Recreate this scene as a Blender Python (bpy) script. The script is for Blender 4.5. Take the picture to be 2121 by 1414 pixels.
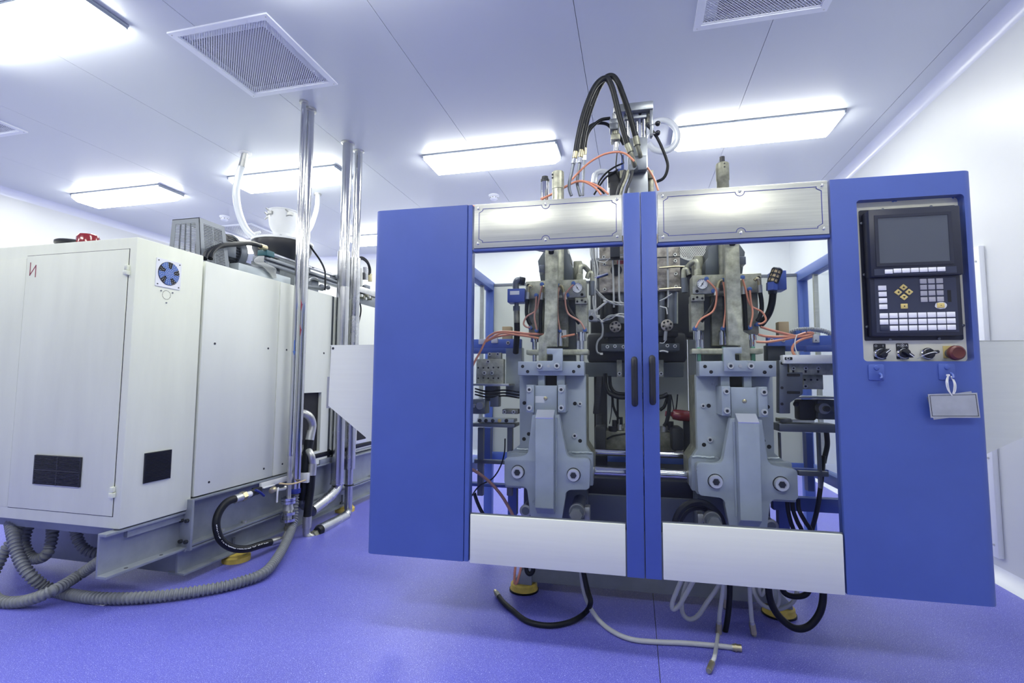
import bpy, bmesh, math, random
from mathutils import Vector, Matrix
random.seed(4)
for o in list(bpy.data.objects): bpy.data.objects.remove(o)
SC = bpy.context.scene
COL = SC.collection
R = math.radians

# ------------------------------------------------------------------ camera
F, YAW, PIT, ROL, H = 1030.06, R(-13.885), R(4.283), R(0.351), 1.15
_fw = Vector((math.sin(YAW)*math.cos(PIT), math.cos(YAW)*math.cos(PIT), math.sin(PIT)))
_r0 = Vector((math.cos(YAW), -math.sin(YAW), 0)); _u0 = _r0.cross(_fw)
_r = math.cos(ROL)*_r0 + math.sin(ROL)*_u0
_u = -math.sin(ROL)*_r0 + math.cos(ROL)*_u0
CAMP = Vector((0, 0, H))
cd = bpy.data.cameras.new('camera'); cam = bpy.data.objects.new('camera', cd); COL.objects.link(cam)
cd.sensor_fit = 'HORIZONTAL'; cd.sensor_width = 36.0; cd.lens = F/2121*36.0; cd.clip_start = 0.02
cam.matrix_world = Matrix(((_r.x, _u.x, -_fw.x, 0), (_r.y, _u.y, -_fw.y, 0), (_r.z, _u.z, -_fw.z, H), (0, 0, 0, 1)))
SC.camera = cam
# ------------------------------------------------------------------ world, exposure
wd = bpy.data.worlds.new('world'); SC.world = wd; wd.use_nodes = True
wd.node_tree.nodes['Background'].inputs[0].default_value = (0.75, 0.82, 1.0, 1)
wd.node_tree.nodes['Background'].inputs[1].default_value = 0.3
vs = SC.view_settings
vs.view_transform = 'Standard'; vs.look = 'None'; vs.gamma = 1.0; vs.use_curve_mapping = False
vs.exposure = 0.0
LAMP = 21.0            # radiance of the ceiling lamps' diffusers
LAMP_COL = (1.0, 1.0, 0.90)

# ------------------------------------------------------------------ measuring helpers: a pixel of the photograph on a known plane
def ray(px, py): return _fw*F + _r*(px-1060.5) - _u*(py-707)
def _pl(px, py, ax, v):
    d = ray(px, py); return CAMP + d*((v-CAMP[ax])/d[ax])
def LX(px, py, X): return tuple(_pl(px, py, 0, X))
def LY(px, py, Y): return tuple(_pl(px, py, 1, Y))
def LZ(px, py, Z): return tuple(_pl(px, py, 2, Z))
TH = R(1.9)
MF = Matrix.Translation((0.0, 2.2, 0)) @ Matrix.Rotation(TH, 4, 'Z')     # frame of the blue machine: u right, v into it, z up
MI = MF.inverted()
_ev = Vector((-math.sin(TH), math.cos(TH), 0)); _o = Vector((0, 2.2, 0))
def W(px, py, v):
    d = ray(px, py); t = (v-(CAMP-_o).dot(_ev))/d.dot(_ev)
    return tuple(MI @ (CAMP+d*t))
def crop(x0, y0, s, f=W): return lambda x, y, v: f(x0+x/s, y0+y/s, v)
A7 = crop(960, 480, 4.158); A8 = crop(1340, 470, 4.04); AL = crop(960, 700, 3.366); AR = crop(1340, 700, 3.367)
AT = crop(1740, 380, 3.534); A6 = crop(1100, 130, 4.611); AC = crop(1200, 480, 5.05); AD = crop(1200, 740, 3.929)
B3 = crop(340, 420, 4.42, LX); B4 = crop(380, 680, 2.945, LX); B5 = crop(0, 900, 3.314, LX)
UC = 0.036             # mirror plane of the blue machine

# ------------------------------------------------------------------ materials
def S(h):
    h = h.lstrip('#'); c = [int(h[i:i+2], 16)/255 for i in (0, 2, 4)]
    return tuple(x/12.92 if x <= .04045 else ((x+.055)/1.055)**2.4 for x in c)
MATS = {}
def mat(name, col, rough=.5, metal=0., var=0., vscale=6., bump=0., bscale=60., stretch=(1, 1, 1), spec=.5, emit=None, trans=0., spots=None, coat=0.):
    m = bpy.data.materials.new(name); m.use_nodes = True; nt = m.node_tree; N = nt.nodes; L = nt.links
    b = N['Principled BSDF']
    b.inputs['Base Color'].default_value = (*col, 1); b.inputs['Roughness'].default_value = rough; b.inputs['Metallic'].default_value = metal
    b.inputs['Specular IOR Level'].default_value = spec; b.inputs['Coat Weight'].default_value = coat
    if trans: b.inputs['Transmission Weight'].default_value = trans
    if emit: b.inputs['Emission Color'].default_value = (*emit[0], 1); b.inputs['Emission Strength'].default_value = emit[1]
    if var or bump or spots:
        tc = N.new('ShaderNodeTexCoord'); mp = N.new('ShaderNodeMapping'); mp.inputs['Scale'].default_value = stretch
        L.new(tc.outputs['Object'], mp.inputs['Vector'])
    src = None
    if var:
        n = N.new('ShaderNodeTexNoise'); n.inputs['Scale'].default_value = vscale; n.inputs['Detail'].default_value = 5; n.inputs['Roughness'].default_value = .6
        L.new(mp.outputs[0], n.inputs['Vector'])
        cr = N.new('ShaderNodeValToRGB'); cr.color_ramp.elements[0].position = .3; cr.color_ramp.elements[1].position = .7
        cr.color_ramp.elements[0].color = (*[c*(1-var) for c in col], 1); cr.color_ramp.elements[1].color = (*[min(1, c*(1+var)) for c in col], 1)
        L.new(n.outputs['Fac'], cr.inputs['Fac']); src = cr.outputs[0]
        rr = N.new('ShaderNodeMapRange'); rr.inputs['To Min'].default_value = max(.03, rough-.07); rr.inputs['To Max'].default_value = rough+.07
        L.new(n.outputs['Fac'], rr.inputs['Value']); L.new(rr.outputs[0], b.inputs['Roughness'])
    if spots:                       # (scale, threshold, colour) specks
        for sc_, th_, c_ in spots:
            n = N.new('ShaderNodeTexNoise'); n.inputs['Scale'].default_value = sc_; n.inputs['Detail'].default_value = 2
            L.new(tc.outputs['Object'], n.inputs['Vector'])
            g = N.new('ShaderNodeMapRange'); g.inputs['From Min'].default_value = th_; g.inputs['From Max'].default_value = th_+.05
            L.new(n.outputs['Fac'], g.inputs['Value'])
            mx = N.new('ShaderNodeMix'); mx.data_type = 'RGBA'
            L.new(g.outputs[0], mx.inputs['Factor'])
            if src: L.new(src, mx.inputs['A'])
            else: mx.inputs['A'].default_value = (*col, 1)
            mx.inputs['B'].default_value = (*c_, 1); src = mx.outputs['Result']
    if src: L.new(src, b.inputs['Base Color'])
    if bump:
        n2 = N.new('ShaderNodeTexNoise'); n2.inputs['Scale'].default_value = bscale; n2.inputs['Detail'].default_value = 3
        L.new(mp.outputs[0], n2.inputs['Vector'])
        bp = N.new('ShaderNodeBump'); bp.inputs['Strength'].default_value = bump; bp.inputs['Distance'].default_value = .002
        L.new(n2.outputs['Fac'], bp.inputs['Height']); L.new(bp.outputs[0], b.inputs['Normal'])
    MATS[name] = m; return m
def glass(name, tint, gloss, ior=1.45):
    m = bpy.data.materials.new(name); m.use_nodes = True; nt = m.node_tree; N = nt.nodes; L = nt.links
    N.remove(N['Principled BSDF'])
    t = N.new('ShaderNodeBsdfTransparent'); t.inputs[0].default_value = (*tint, 1)
    g = N.new('ShaderNodeBsdfGlossy'); g.inputs['Roughness'].default_value = gloss
    # Schlick reflectance, the same on both faces of a pane
    lw = N.new('ShaderNodeLayerWeight'); lw.inputs['Blend'].default_value = .5
    p5 = N.new('ShaderNodeMath'); p5.operation = 'POWER'; p5.inputs[1].default_value = 5; L.new(lw.outputs['Facing'], p5.inputs[0])
    f0 = ((ior-1)/(ior+1))**2; f = N.new('ShaderNodeMath'); f.operation = 'MULTIPLY_ADD'; f.inputs[1].default_value = 1-f0; f.inputs[2].default_value = f0; L.new(p5.outputs[0], f.inputs[0])
    x = N.new('ShaderNodeMixShader'); L.new(f.outputs[0], x.inputs[0]); L.new(t.outputs[0], x.inputs[1]); L.new(g.outputs[0], x.inputs[2])
    L.new(x.outputs[0], N['Material Output'].inputs['Surface']); MATS[name] = m; return m
def perforated(name, col, pitch, rad):
    m = mat(name, col, .45); nt = m.node_tree; N = nt.nodes; L = nt.links
    tc = N.new('ShaderNodeTexCoord'); mp = N.new('ShaderNodeMapping'); mp.inputs['Rotation'].default_value = (0, 0, R(45)); mp.inputs['Scale'].default_value = (1/pitch,)*3
    L.new(tc.outputs['Object'], mp.inputs[0])
    fr = N.new('ShaderNodeVectorMath'); fr.operation = 'FRACTION'; L.new(mp.outputs[0], fr.inputs[0])
    sb = N.new('ShaderNodeVectorMath'); sb.operation = 'SUBTRACT'; sb.inputs[1].default_value = (.5, .5, 0); L.new(fr.outputs[0], sb.inputs[0])
    ml = N.new('ShaderNodeVectorMath'); ml.operation = 'MULTIPLY'; ml.inputs[1].default_value = (1, 1, 0); L.new(sb.outputs[0], ml.inputs[0])
    ln = N.new('ShaderNodeVectorMath'); ln.operation = 'LENGTH'; L.new(ml.outputs[0], ln.inputs[0])
    lt = N.new('ShaderNodeMath'); lt.operation = 'LESS_THAN'; lt.inputs[1].default_value = rad; L.new(ln.outputs['Value'], lt.inputs[0])
    t = N.new('ShaderNodeBsdfTransparent'); x = N.new('ShaderNodeMixShader')
    L.new(lt.outputs[0], x.inputs[0]); L.new(N['Principled BSDF'].outputs[0], x.inputs[1]); L.new(t.outputs[0], x.inputs[2])
    L.new(x.outputs[0], N['Material Output'].inputs['Surface']); return m

mat('wall', (.64, .665, .69), .42, var=.02, vscale=2)
mat('ceiling', (.60, .635, .69), .30)
mat('cove', (.66, .69, .80), .28)
mat('dark_gap', (.05, .055, .07), .8)
mat('floor', (.128, .134, .60), .34, var=.10, vscale=1.3, spots=[(330, .595, (.50, .54, .95)), (300, .61, (.07, .07, .36)), (170, .66, (.62, .66, .98))], bump=.10, bscale=240)
mat('lamp_housing', (.30, .34, .42), .35, .4)
mat('lamp_diffuser', (.9, .9, .9), .5, emit=(LAMP_COL, LAMP))
mat('vent_white', (.78, .81, .88), .4)
perforated('vent_sheet', (.76, .79, .88), .0125, .38)
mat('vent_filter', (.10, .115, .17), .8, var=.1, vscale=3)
mat('cabinet_white', (.70, .735, .62), .42, var=.05, vscale=2.2, stretch=(3, 3, .5))
mat('panel_white', (.73, .765, .69), .38, var=.035, vscale=2.0, stretch=(2, 2, .6))
mat('blue', S('#4a60aa'), .42, var=.06, vscale=3, bump=.05, bscale=350)
mat('blue_light', S('#5c78cc'), .45, var=.06, vscale=4)
mat('blue_mark', S('#20308c'), .5)
mat('stainless', (.62, .63, .56), .30, .9, var=.09, vscale=9, stretch=(.3, 3, 14), bump=.10, bscale=160)
mat('sheet_white', (.74, .77, .70), .36, .0, var=.02, vscale=8, stretch=(.25, 1, 8))
mat('chrome', (.62, .63, .65), .10, 1., var=.03)
mat('pipe_steel', (.56, .57, .58), .13, 1., var=.08, vscale=5, stretch=(1, 1, .3), bump=.05, bscale=25)
mat('pipe_clad', (.52, .53, .54), .26, 1., var=.08, vscale=7, bump=.15, bscale=18)
mat('steel', (.52, .53, .52), .38, .85, var=.15, vscale=14)
mat('aged_steel', (.43, .435, .345), .40, .45, var=.38, vscale=26, bump=.10, bscale=60)
mat('olive_steel', (.26, .265, .21), .45, .5, var=.45, vscale=22, bump=.08)
mat('grey_paint', (.43, .485, .535), .30, .10, var=.10, vscale=7, bump=.05, bscale=70)
mat('grey_paint_dark', (.10, .118, .135), .45, .1, var=.15, vscale=6)
mat('column_grey', (.26, .285, .32), .32, .5, var=.12, vscale=9)
mat('bolt_steel', (.74, .75, .73), .32, .6)
mat('base_grey', (.17, .19, .22), .45, .1, var=.15, vscale=6)
mat('polished', (.95, .95, .95), .42, 1.)
mat('beam_grey', (.25, .28, .325), .42, .2, var=.16, vscale=5, bump=.06)
mat('machine_dark', (.026, .030, .038), .5, .2, var=.3, vscale=6)
mat('rust_plate', (.40, .37, .33), .5, .45, var=.65, vscale=18, bump=.2, bscale=40)
mat('brass', (.52, .47, .30), .32, .9, var=.15, vscale=20)
mat('rubber', (.010, .012, .017), .42, spec=.25, var=.2, vscale=20)
mat('rubber_worn', (.012, .014, .019), .42, spec=.25, var=.3, vscale=25, spots=[(60, .735, (.22, .23, .25))])
mat('black_plastic', (.012, .014, .022), .32)
mat('black_matte', (.010, .011, .014), .7)
mat('terminal_black', (.016, .020, .040), .38)
mat('terminal_face', (.030, .038, .075), .42)
mat('screen', (.085, .098, .125), .22, spec=.4)
mat('key_white', (.86, .87, .92), .4)
mat('key_grey', (.42, .42, .47), .4)
mat('key_yellow', (.70, .56, .20), .4)
mat('cream', (.80, .80, .68), .45, var=.05, vscale=5)
mat('corrugated', (.20, .217, .235), .45, var=.10, vscale=12)
mat('hose_grey', (.45, .47, .49), .36, var=.06, vscale=12)
mat('hose_clear', (.80, .84, .90), .28, trans=.25)
mat('air_tube', (.72, .30, .19), .35)
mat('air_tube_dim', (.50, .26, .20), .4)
mat('cable_grey', (.40, .42, .44), .45)
mat('cable_white', (.75, .76, .74), .5)
mat('yellow_pad', (.62, .47, .09), .55, var=.25, vscale=14)
mat('tan', (.60, .47, .26), .6, var=.1)
mat('red_mark', (.30, .04, .07), .5)
mat('red_lens', (.22, .02, .025), .15, coat=.6)
mat('red_button', (.105, .022, .020), .4)
mat('dial_face', (.80, .82, .82), .4)
mat('label_white', (.75, .77, .80), .5)
mat('green_plastic', (.10, .28, .20), .45, var=.1)
mat('gunmetal', (.17, .19, .225), .4, .5, var=.1)
mat('tag_metal', (.50, .52, .55), .34, .8, var=.14, vscale=9)
mat('fan_blue', (.07, .15, .42), .4)
mat('teal', (.03, .12, .15), .5)
glass('pane', (.955, .968, .972), .02, 1.22)
glass('side_pane', (.94, .96, .97), .05, 1.12)
glass('screen_glass', (.9, .92, .95), .05, 1.45)

# ------------------------------------------------------------------ mesh builder
class MB:
    def split(s, name, m, parent=None, **k):
        """every loose piece becomes a part of its own"""
        par = list(range(len(s.v)))
        def fd(i):
            while par[i] != i: par[i] = par[par[i]]; i = par[i]
            return i
        for f in s.f:
            for q in f[1:]: par[fd(q)] = fd(f[0])
        grp = {}
        for f in s.f: grp.setdefault(fd(f[0]), []).append(f)
        out = []
        for fs in grp.values():
            ids = sorted({i for f in fs for i in f}); mp = {i: j for j, i in enumerate(ids)}; b = MB()
            b.v = [s.v[i] for i in ids]; b.f = [tuple(mp[i] for i in f) for f in fs]; out.append(b.build(name, m, parent, **k))
        return out
    def __init__(s): s.v = []; s.f = []
    def add(s, vs, fs):
        n = len(s.v); s.v += [tuple(v) for v in vs]; s.f += [tuple(i+n for i in f) for f in fs]; return s
    def box(s, a, b):
        x0, x1 = sorted((a[0], b[0])); y0, y1 = sorted((a[1], b[1])); z0, z1 = sorted((a[2], b[2]))
        return s.add([(x0, y0, z0), (x1, y0, z0), (x1, y1, z0), (x0, y1, z0), (x0, y0, z1), (x1, y0, z1), (x1, y1, z1), (x0, y1, z1)],
                     [(0, 3, 2, 1), (4, 5, 6, 7), (0, 1, 5, 4), (1, 2, 6, 5), (2, 3, 7, 6), (3, 0, 4, 7)])
    def prism(s, pts, ax, a, b):
        """pts in the two other axes (in x,y,z order), pushed along ax from a to b"""
        ar = sum(pts[i][0]*pts[(i+1) % len(pts)][1]-pts[(i+1) % len(pts)][0]*pts[i][1] for i in range(len(pts)))
        if ar < 0: pts = pts[::-1]
        if a > b: a, b = b, a
        mk = {0: lambda p, t: (t, p[0], p[1]), 1: lambda p, t: (p[0], t, p[1]), 2: lambda p, t: (p[0], p[1], t)}[ax]
        n = len(pts); vs_ = [mk(p, a) for p in pts]+[mk(p, b) for p in pts]
        lo = tuple(range(n-1, -1, -1)); hi = tuple(range(n, 2*n)); sd = [(i, (i+1) % n, n+(i+1) % n, n+i) for i in range(n)]
        fs = [lo, hi]+sd
        if ax == 1: fs = [f[::-1] for f in fs]
        return s.add(vs_, fs)
    def ring(s, rs, pts, n=16, cap=True, ph=0.):
        """loft of circles: pts centres, rs radii, along a path"""
        P = [Vector(p) for p in pts]; m = len(P); T = []
        for i in range(m):
            d = P[min(i+1, m-1)]-P[max(i-1, 0)]
            if d.length < 1e-9: d = T[-1] if T else Vector((0, 0, 1))
            T.append(d.normalized())
        a = Vector((0, 0, 1)) if abs(T[0].z) < .9 else Vector((1, 0, 0))
        nn = T[0].cross(a).normalized(); base = len(s.v)
        for i in range(m):
            nn = (nn-T[i]*nn.dot(T[i])); nn = nn.normalized() if nn.length > 1e-9 else T[i].orthogonal().normalized()
            b = T[i].cross(nn)
            for k in range(n):
                t = 2*math.pi*k/n+ph; s.v.append(tuple(P[i]+(nn*math.cos(t)+b*math.sin(t))*rs[i]))
        for i in range(m-1):
            for k in range(n):
                k2 = (k+1) % n; s.f.append((base+i*n+k, base+i*n+k2, base+(i+1)*n+k2, base+(i+1)*n+k))
        if cap:
            s.f.append(tuple(base+k for k in range(n-1, -1, -1))); s.f.append(tuple(base+(m-1)*n+k for k in range(n)))
        return s
    def cyl(s, p0, p1, r0, r1=None, n=16, ph=0.): return s.ring([r0, r0 if r1 is None else r1], [p0, p1], n, True, ph)
    def lathe(s, o, d, prof, n=20):
        """prof: (distance along d, radius)"""
        o = Vector(o); d = Vector(d).normalized(); a = d.orthogonal().normalized(); b = d.cross(a); base = len(s.v); m = len(prof)
        for t, r in prof:
            for k in range(n):
                q = 2*math.pi*k/n; s.v.append(tuple(o+d*t+(a*math.cos(q)+b*math.sin(q))*max(r, 1e-5)))
        for i in range(m-1):
            for k in range(n):
                k2 = (k+1) % n; s.f.append((base+i*n+k, base+i*n+k2, base+(i+1)*n+k2, base+(i+1)*n+k))
        s.f.append(tuple(base+k for k in range(n-1, -1, -1))); s.f.append(tuple(base+(m-1)*n+k for k in range(n)))
        return s
    def ball(s, c, r, n=14):
        prof = [(-r*math.cos(math.pi*i/8), r*math.sin(math.pi*i/8)) for i in range(9)]; return s.lathe(c, (0, 0, 1), prof, n)
    def tube(s, pts, r, n=10, seg=8, corr=0., pitch=.012, closed=False):
        P = spline(pts, seg)
        if corr:
            L = [0]
            for i in range(1, len(P)): L.append(L[-1]+(P[i]-P[i-1]).length)
            tot = L[-1]; cnt = max(4, int(tot/pitch)); Q = []; rr = []; j = 0
            for i in range(cnt*4+1):
                t = tot*i/(cnt*4)
                while j < len(L)-2 and L[j+1] < t: j += 1
                k = (t-L[j])/max(1e-9, L[j+1]-L[j]); Q.append(P[j].lerp(P[j+1], min(1, max(0, k))))
                rr.append(r*(1 if i % 4 in (0, 1) else 1-corr))
            return s.ring(rr, Q, n)
        return s.ring([r]*len(P), P, n)
    def build(s, name, m, parent=None, bevel=0., mir=None, seg=2, ang=35, label=None, kind=None):
        me = bpy.data.meshes.new(name)
        v, f = s.v, s.f
        if mir is not None: v = [(2*mir-a, b, c) for a, b, c in v]; f = [q[::-1] for q in f]
        me.from_pydata(v, [], f); me.update()
        bm = bmesh.new(); bm.from_mesh(me)
        bmesh.ops.recalc_face_normals(bm, faces=bm.faces)
        if bevel:
            ed = [e for e in bm.edges if len(e.link_faces) == 2 and e.calc_face_angle(0) > R(30)]
            bmesh.ops.bevel(bm, geom=ed, offset=bevel, segments=seg, profile=.5, affect='EDGES', clamp_overlap=True)
        bm.to_mesh(me); bm.free()
        me.materials.append(MATS[m] if isinstance(m, str) else m)
        me.polygons.foreach_set('use_smooth', [True]*len(me.polygons)); me.set_sharp_from_angle(angle=R(ang)); me.update()
        o = bpy.data.objects.new(name, me); COL.objects.link(o)
        if parent is not None: o.parent = parent
        if label: o['label'] = label
        if kind: o['kind'] = kind
        return o
def spline(pts, seg=8):
    P = [Vector(p) for p in pts]
    if len(P) < 3: return P
    E = [P[0]*2-P[1]]+P+[P[-1]*2-P[-2]]; out = []
    for i in range(1, len(E)-2):
        a, b, c, d = E[i-1], E[i], E[i+1], E[i+2]
        for k in range(seg):
            t = k/seg; out.append(.5*((2*b)+(c-a)*t+(2*a-5*b+4*c-d)*t*t+(3*b-a-3*c+d)*t**3))
    out.append(P[-1]); return out
def bx(a, b): return MB().box(a, b)
def rrect(x0, x1, y0, y1, r, n=4):
    out = []
    for cx, cy, a0 in ((x1-r, y1-r, 0), (x0+r, y1-r, 90), (x0+r, y0+r, 180), (x1-r, y0+r, 270)):
        for k in range(n+1): a = R(a0+90*k/n); out.append((cx+r*math.cos(a), cy+r*math.sin(a)))
    return out
ROOTS = []
def thing(name, label, cat, frame=None, group=None):
    o = bpy.data.objects.new(name, None); COL.objects.link(o); o.empty_display_size = .05
    o['label'] = label; o['category'] = cat
    if group: o['group'] = group
    o.matrix_world = frame if frame is not None else Matrix.Identity(4)
    ROOTS.append(o); return o
def solo(mb, name, m, label, cat, frame=None, group=None, **k):
    o = mb.build(name, m, None, **k); o['label'] = label; o['category'] = cat
    if group: o['group'] = group
    o.matrix_world = frame if frame is not None else Matrix.Identity(4)
    ROOTS.append(o); return o
def struct(o): o['kind'] = 'structure'; return o
def copy(o, name, parent, loc):
    c = o.copy(); c.name = name; COL.objects.link(c); c.parent = parent; c.location = loc; return c
def finish():
    """put every thing's origin at the middle of its base"""
    for o in ROOTS:
        lo = Vector((1e9,)*3); hi = Vector((-1e9,)*3)
        def scan(ob, off):
            if ob.type == 'MESH':
                for v in ob.data.vertices:
                    p = v.co+off
                    for i in range(3): lo[i] = min(lo[i], p[i]); hi[i] = max(hi[i], p[i])
            for c in ob.children: scan(c, off+c.location)
        scan(o, Vector())
        b = Vector(((lo.x+hi.x)/2, (lo.y+hi.y)/2, lo.z))
        if o.type == 'MESH': o.data.transform(Matrix.Translation(-b))
        for c in o.children: c.location = c.location-b
        o.location = o.matrix_world @ b if False else (Matrix.LocRotScale(o.location, o.rotation_euler, None) @ b)
TXT = {}
def text(s, size, name, m, parent, loc):
    """flat lettering in the u-z plane, facing the front (-v)"""
    key = (s, size)
    if key not in TXT:
        cu = bpy.data.curves.new('lettering', 'FONT'); cu.body = s; cu.size = size; cu.extrude = .0003; cu.align_x = 'CENTER'; cu.align_y = 'CENTER'
        ob = bpy.data.objects.new('lettering', cu); COL.objects.link(ob)
        dg = bpy.context.evaluated_depsgraph_get(); me = bpy.data.meshes.new_from_object(ob.evaluated_get(dg))
        bpy.data.objects.remove(ob); me.transform(Matrix.Rotation(R(90), 4, 'X')); TXT[key] = me
    me = TXT[key].copy(); me.materials.clear(); me.materials.append(MATS[m])
    o = bpy.data.objects.new(name, me); COL.objects.link(o); o.parent = parent; o.location = loc; return o
def strokes(mb, pts, w, ax, a, b, closed=False):
    """a line of constant width as flat pieces in the plane across ax"""
    n = len(pts)
    for i in range(n if closed else n-1):
        p = Vector(pts[i]); q = Vector(pts[(i+1) % n]); d = q-p
        if d.length < 1e-6: continue
        d.normalize(); nn = Vector((-d.y, d.x))*w/2; e = d*w/2
        mb.prism([tuple(p-e+nn), tuple(p-e-nn), tuple(q+e-nn), tuple(q+e+nn)], ax, a, b)
    return mb

# ================================================================== THE ROOM
X0, X1, Y0, Y1, CZ = -6.68, 2.056, -3.2, 7.35, 3.19
fl = struct(bx((X0, Y0, -.08), (X1, Y1, -.004)).build('floor', 'dark_gap'))
for a, b in ((X0, .0785), (.0815, X1)): bx((a, Y0, -.004), (b, Y1, 0)).build('floor_sheet', 'floor', fl)
VENTS = [(-2.33, 2.58), (.702, 2.588), (-5.265, 2.59), (-5.265, 5.79)]; VS = .3475
ce = struct(bx((X0, Y0, CZ+.16), (X1, Y1, CZ+.2)).build('ceiling', 'dark_gap'))
seams = [X0]+[-1.385+k*1.0853 for k in range(-4, 4)]+[X1]
for a, b in zip(seams[:-1], seams[1:]):
    a2, b2 = a+.0015, b-.0015; m = MB(); ys = {Y0, Y1}
    hs = [(max(a2, x-VS+.03), min(b2, x+VS-.03), y-VS+.03, y+VS-.03) for x, y in VENTS if x-VS < b2 and x+VS > a2]
    for h in hs: ys |= {h[2], h[3]}
    ys = sorted(ys)
    for y0, y1 in zip(ys[:-1], ys[1:]):
        cuts = sorted((h[0], h[1]) for h in hs if h[2] <= y0+1e-6 and h[3] >= y1-1e-6); x = a2
        for c0, c1 in cuts:
            if c0 > x+1e-4: m.box((x, y0, CZ), (c0, y1, CZ+.05))
            x = c1
        if b2 > x+1e-4: m.box((x, y0, CZ), (b2, y1, CZ+.05))
    m.build('ceiling_panel', 'ceiling', ce)
wl = struct(bx((X0-.1, Y0, 0), (X0, Y1, CZ+.2)).build('wall_left', 'wall'))
wr = struct(bx((X1, Y0, 0), (X1+.1, Y1, CZ+.2)).build('wall_right', 'wall'))
wb = struct(bx((X0, Y1, 0), (X1, Y1+.1, CZ+.2)).build('wall_back', 'wall'))
wf = struct(bx((X0, Y0-.1, 0), (X1, Y0, CZ+.2)).build('wall_front', 'wall'))
def cove(sx, sz, r, n=6):      # concave quarter profile (a = distance from wall, b = distance from ceiling/floor)
    return [(0, 0)]+[(r-r*math.sin(R(90*k/n)), r-r*math.cos(R(90*k/n))) for k in range(n+1)][::1]
pr = cove(1, 1, .075)
struct(MB().prism([(X1-a, CZ-b) for a, b in pr], 1, Y0, Y1).build('trim_1', 'cove'))
struct(MB().prism([(X0+a, CZ-b) for a, b in pr], 1, Y0, Y1).build('trim_2', 'cove'))
struct(MB().prism([(Y1-a, CZ-b) for a, b in pr], 0, X0, X1).build('trim_3', 'cove'))
pb = cove(1, 1, .07)
struct(MB().prism([(X1-a, b) for a, b in pb], 1, Y0, Y1).build('baseboard_right', 'vent_white'))
struct(MB().prism([(X0+a, b) for a, b in pb], 1, Y0, Y1).build('baseboard_left', 'vent_white'))
struct(MB().prism([(Y1-a, b) for a, b in pb], 0, X0, X1).build('baseboard_back', 'vent_white'))
# hatch door on the right wall, half hidden by the blue machine
d = struct(bx((X1-.045, 3.62, .15), (X1, 4.50, 1.90)).build('door_1', 'panel_white', bevel=.003))
fr = MB(); fr.box((X1-.03, 3.545, .13), (X1, 3.605, 1.97)); fr.box((X1-.03, 4.515, .13), (X1, 4.575, 1.97)); fr.box((X1-.03, 3.605, 1.91), (X1, 4.515, 1.97))
fr.build('door_frame', 'vent_white', d, bevel=.004)
sc_ = MB()
for z in (.20, .70, 1.3, 1.88): sc_.cyl((X1-.036, 3.575, z), (X1-.028, 3.575, z), .006, n=10)
sc_.split('frame_screw', 'steel', d)
h = MB(); h.cyl((X1-.10, 4.40, .98), (X1-.04, 4.40, .98), .009); h.cyl((X1-.095, 4.40, .98), (X1-.095, 4.29, .98), .009); h.build('door_handle', 'steel', d)

# ------------------------------------------------------------------ ceiling lamps
lab = {(-3.46, 1.98): 'bright ceiling lamp nearest the camera, cut off at the upper left corner',
       (-5.50, 4.24): 'bright ceiling lamp above the red beacon, farthest left of its row',
       (-3.39, 4.24): 'bright ceiling lamp behind the thin steel pipes and the clear hose',
       (-1.25, 4.24): 'bright ceiling lamp above the left glazed door, left of the black hose arch',
       (.945, 4.24): 'bright ceiling lamp above the right glazed door, right of the black hose arch'}
cols, rows = (-5.50, -3.40, -1.25, .945), (-.26, 1.98, 4.24, 6.42)
tmpl = None
for ry in rows:
    for cx in cols:
        x = -3.46 if (cx == -3.40 and ry == 1.98) else (-3.39 if (cx == -3.40 and ry == 4.24) else cx)
        l = lab.get((x, ry)) or {(-5.50, 6.42): 'far-row ceiling lamp behind the feed hopper', (-3.40, 6.42): 'far-row ceiling lamp glimpsed between the steel pipes and the blue cover',
             (-1.25, 6.42): 'far-row ceiling lamp hidden behind the left steel head plate', (.945, 6.42): 'far-row ceiling lamp hidden behind the right steel head plate',
             (-5.50, 1.98): 'near-row ceiling lamp beyond the left edge of the picture', (-1.25, 1.98): 'near-row ceiling lamp just above the top edge, left of centre', (.945, 1.98): 'near-row ceiling lamp above the top edge, over the control housing',
             (-5.50, -.26): 'ceiling lamp behind the camera, farthest left', (-3.40, -.26): 'ceiling lamp behind the camera, over the cabinet side', (-1.25, -.26): 'ceiling lamp behind the camera, left of it', (.945, -.26): 'ceiling lamp behind the camera, right of it'}[(cx, ry)]
        if ry == 1.98 and cx > -2: ry_ = 1.88
        else: ry_ = ry
        t = thing('ceiling_light', l, 'light', None, 'ceiling lamps'); ROOTS.remove(t)
        if tmpl is None:
            m = MB(); m.box((-.625, -.155, -.016), (.625, .155, 0)); a = m.build('housing', 'lamp_housing', t, bevel=.003)
            m = MB()
            for s in (-1, 1): m.prism([(s*.61, -.016), (s*.622, -.016), (s*.622, -.030), (s*.606, -.030)], 1, -.15, .15)
            c = m.split('end_trim', 'lamp_housing', t)
            T = [(-.605, -.148), (.605, -.148), (.605, .148), (-.605, .148)]; B = [(-.565, -.115), (.565, -.115), (.565, .115), (-.565, .115)]
            m = MB().add([(p[0], p[1], -.016) for p in T]+[(p[0], p[1], -.045) for p in T]+[(p[0], p[1], -.088) for p in B],
                         [(8, 9, 10, 11)]+[(i, (i+1) % 4, 4+(i+1) % 4, 4+i) for i in range(4)]+[(4+i, 4+(i+1) % 4, 8+(i+1) % 4, 8+i) for i in range(4)])
            b = m.build('diffuser', 'lamp_diffuser', t); tmpl = (a, b, *c)
        else:
            for p in tmpl: copy(p, p.name.split('.')[0], t, (0, 0, 0))
        t.location = (x, ry_, CZ)
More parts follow.
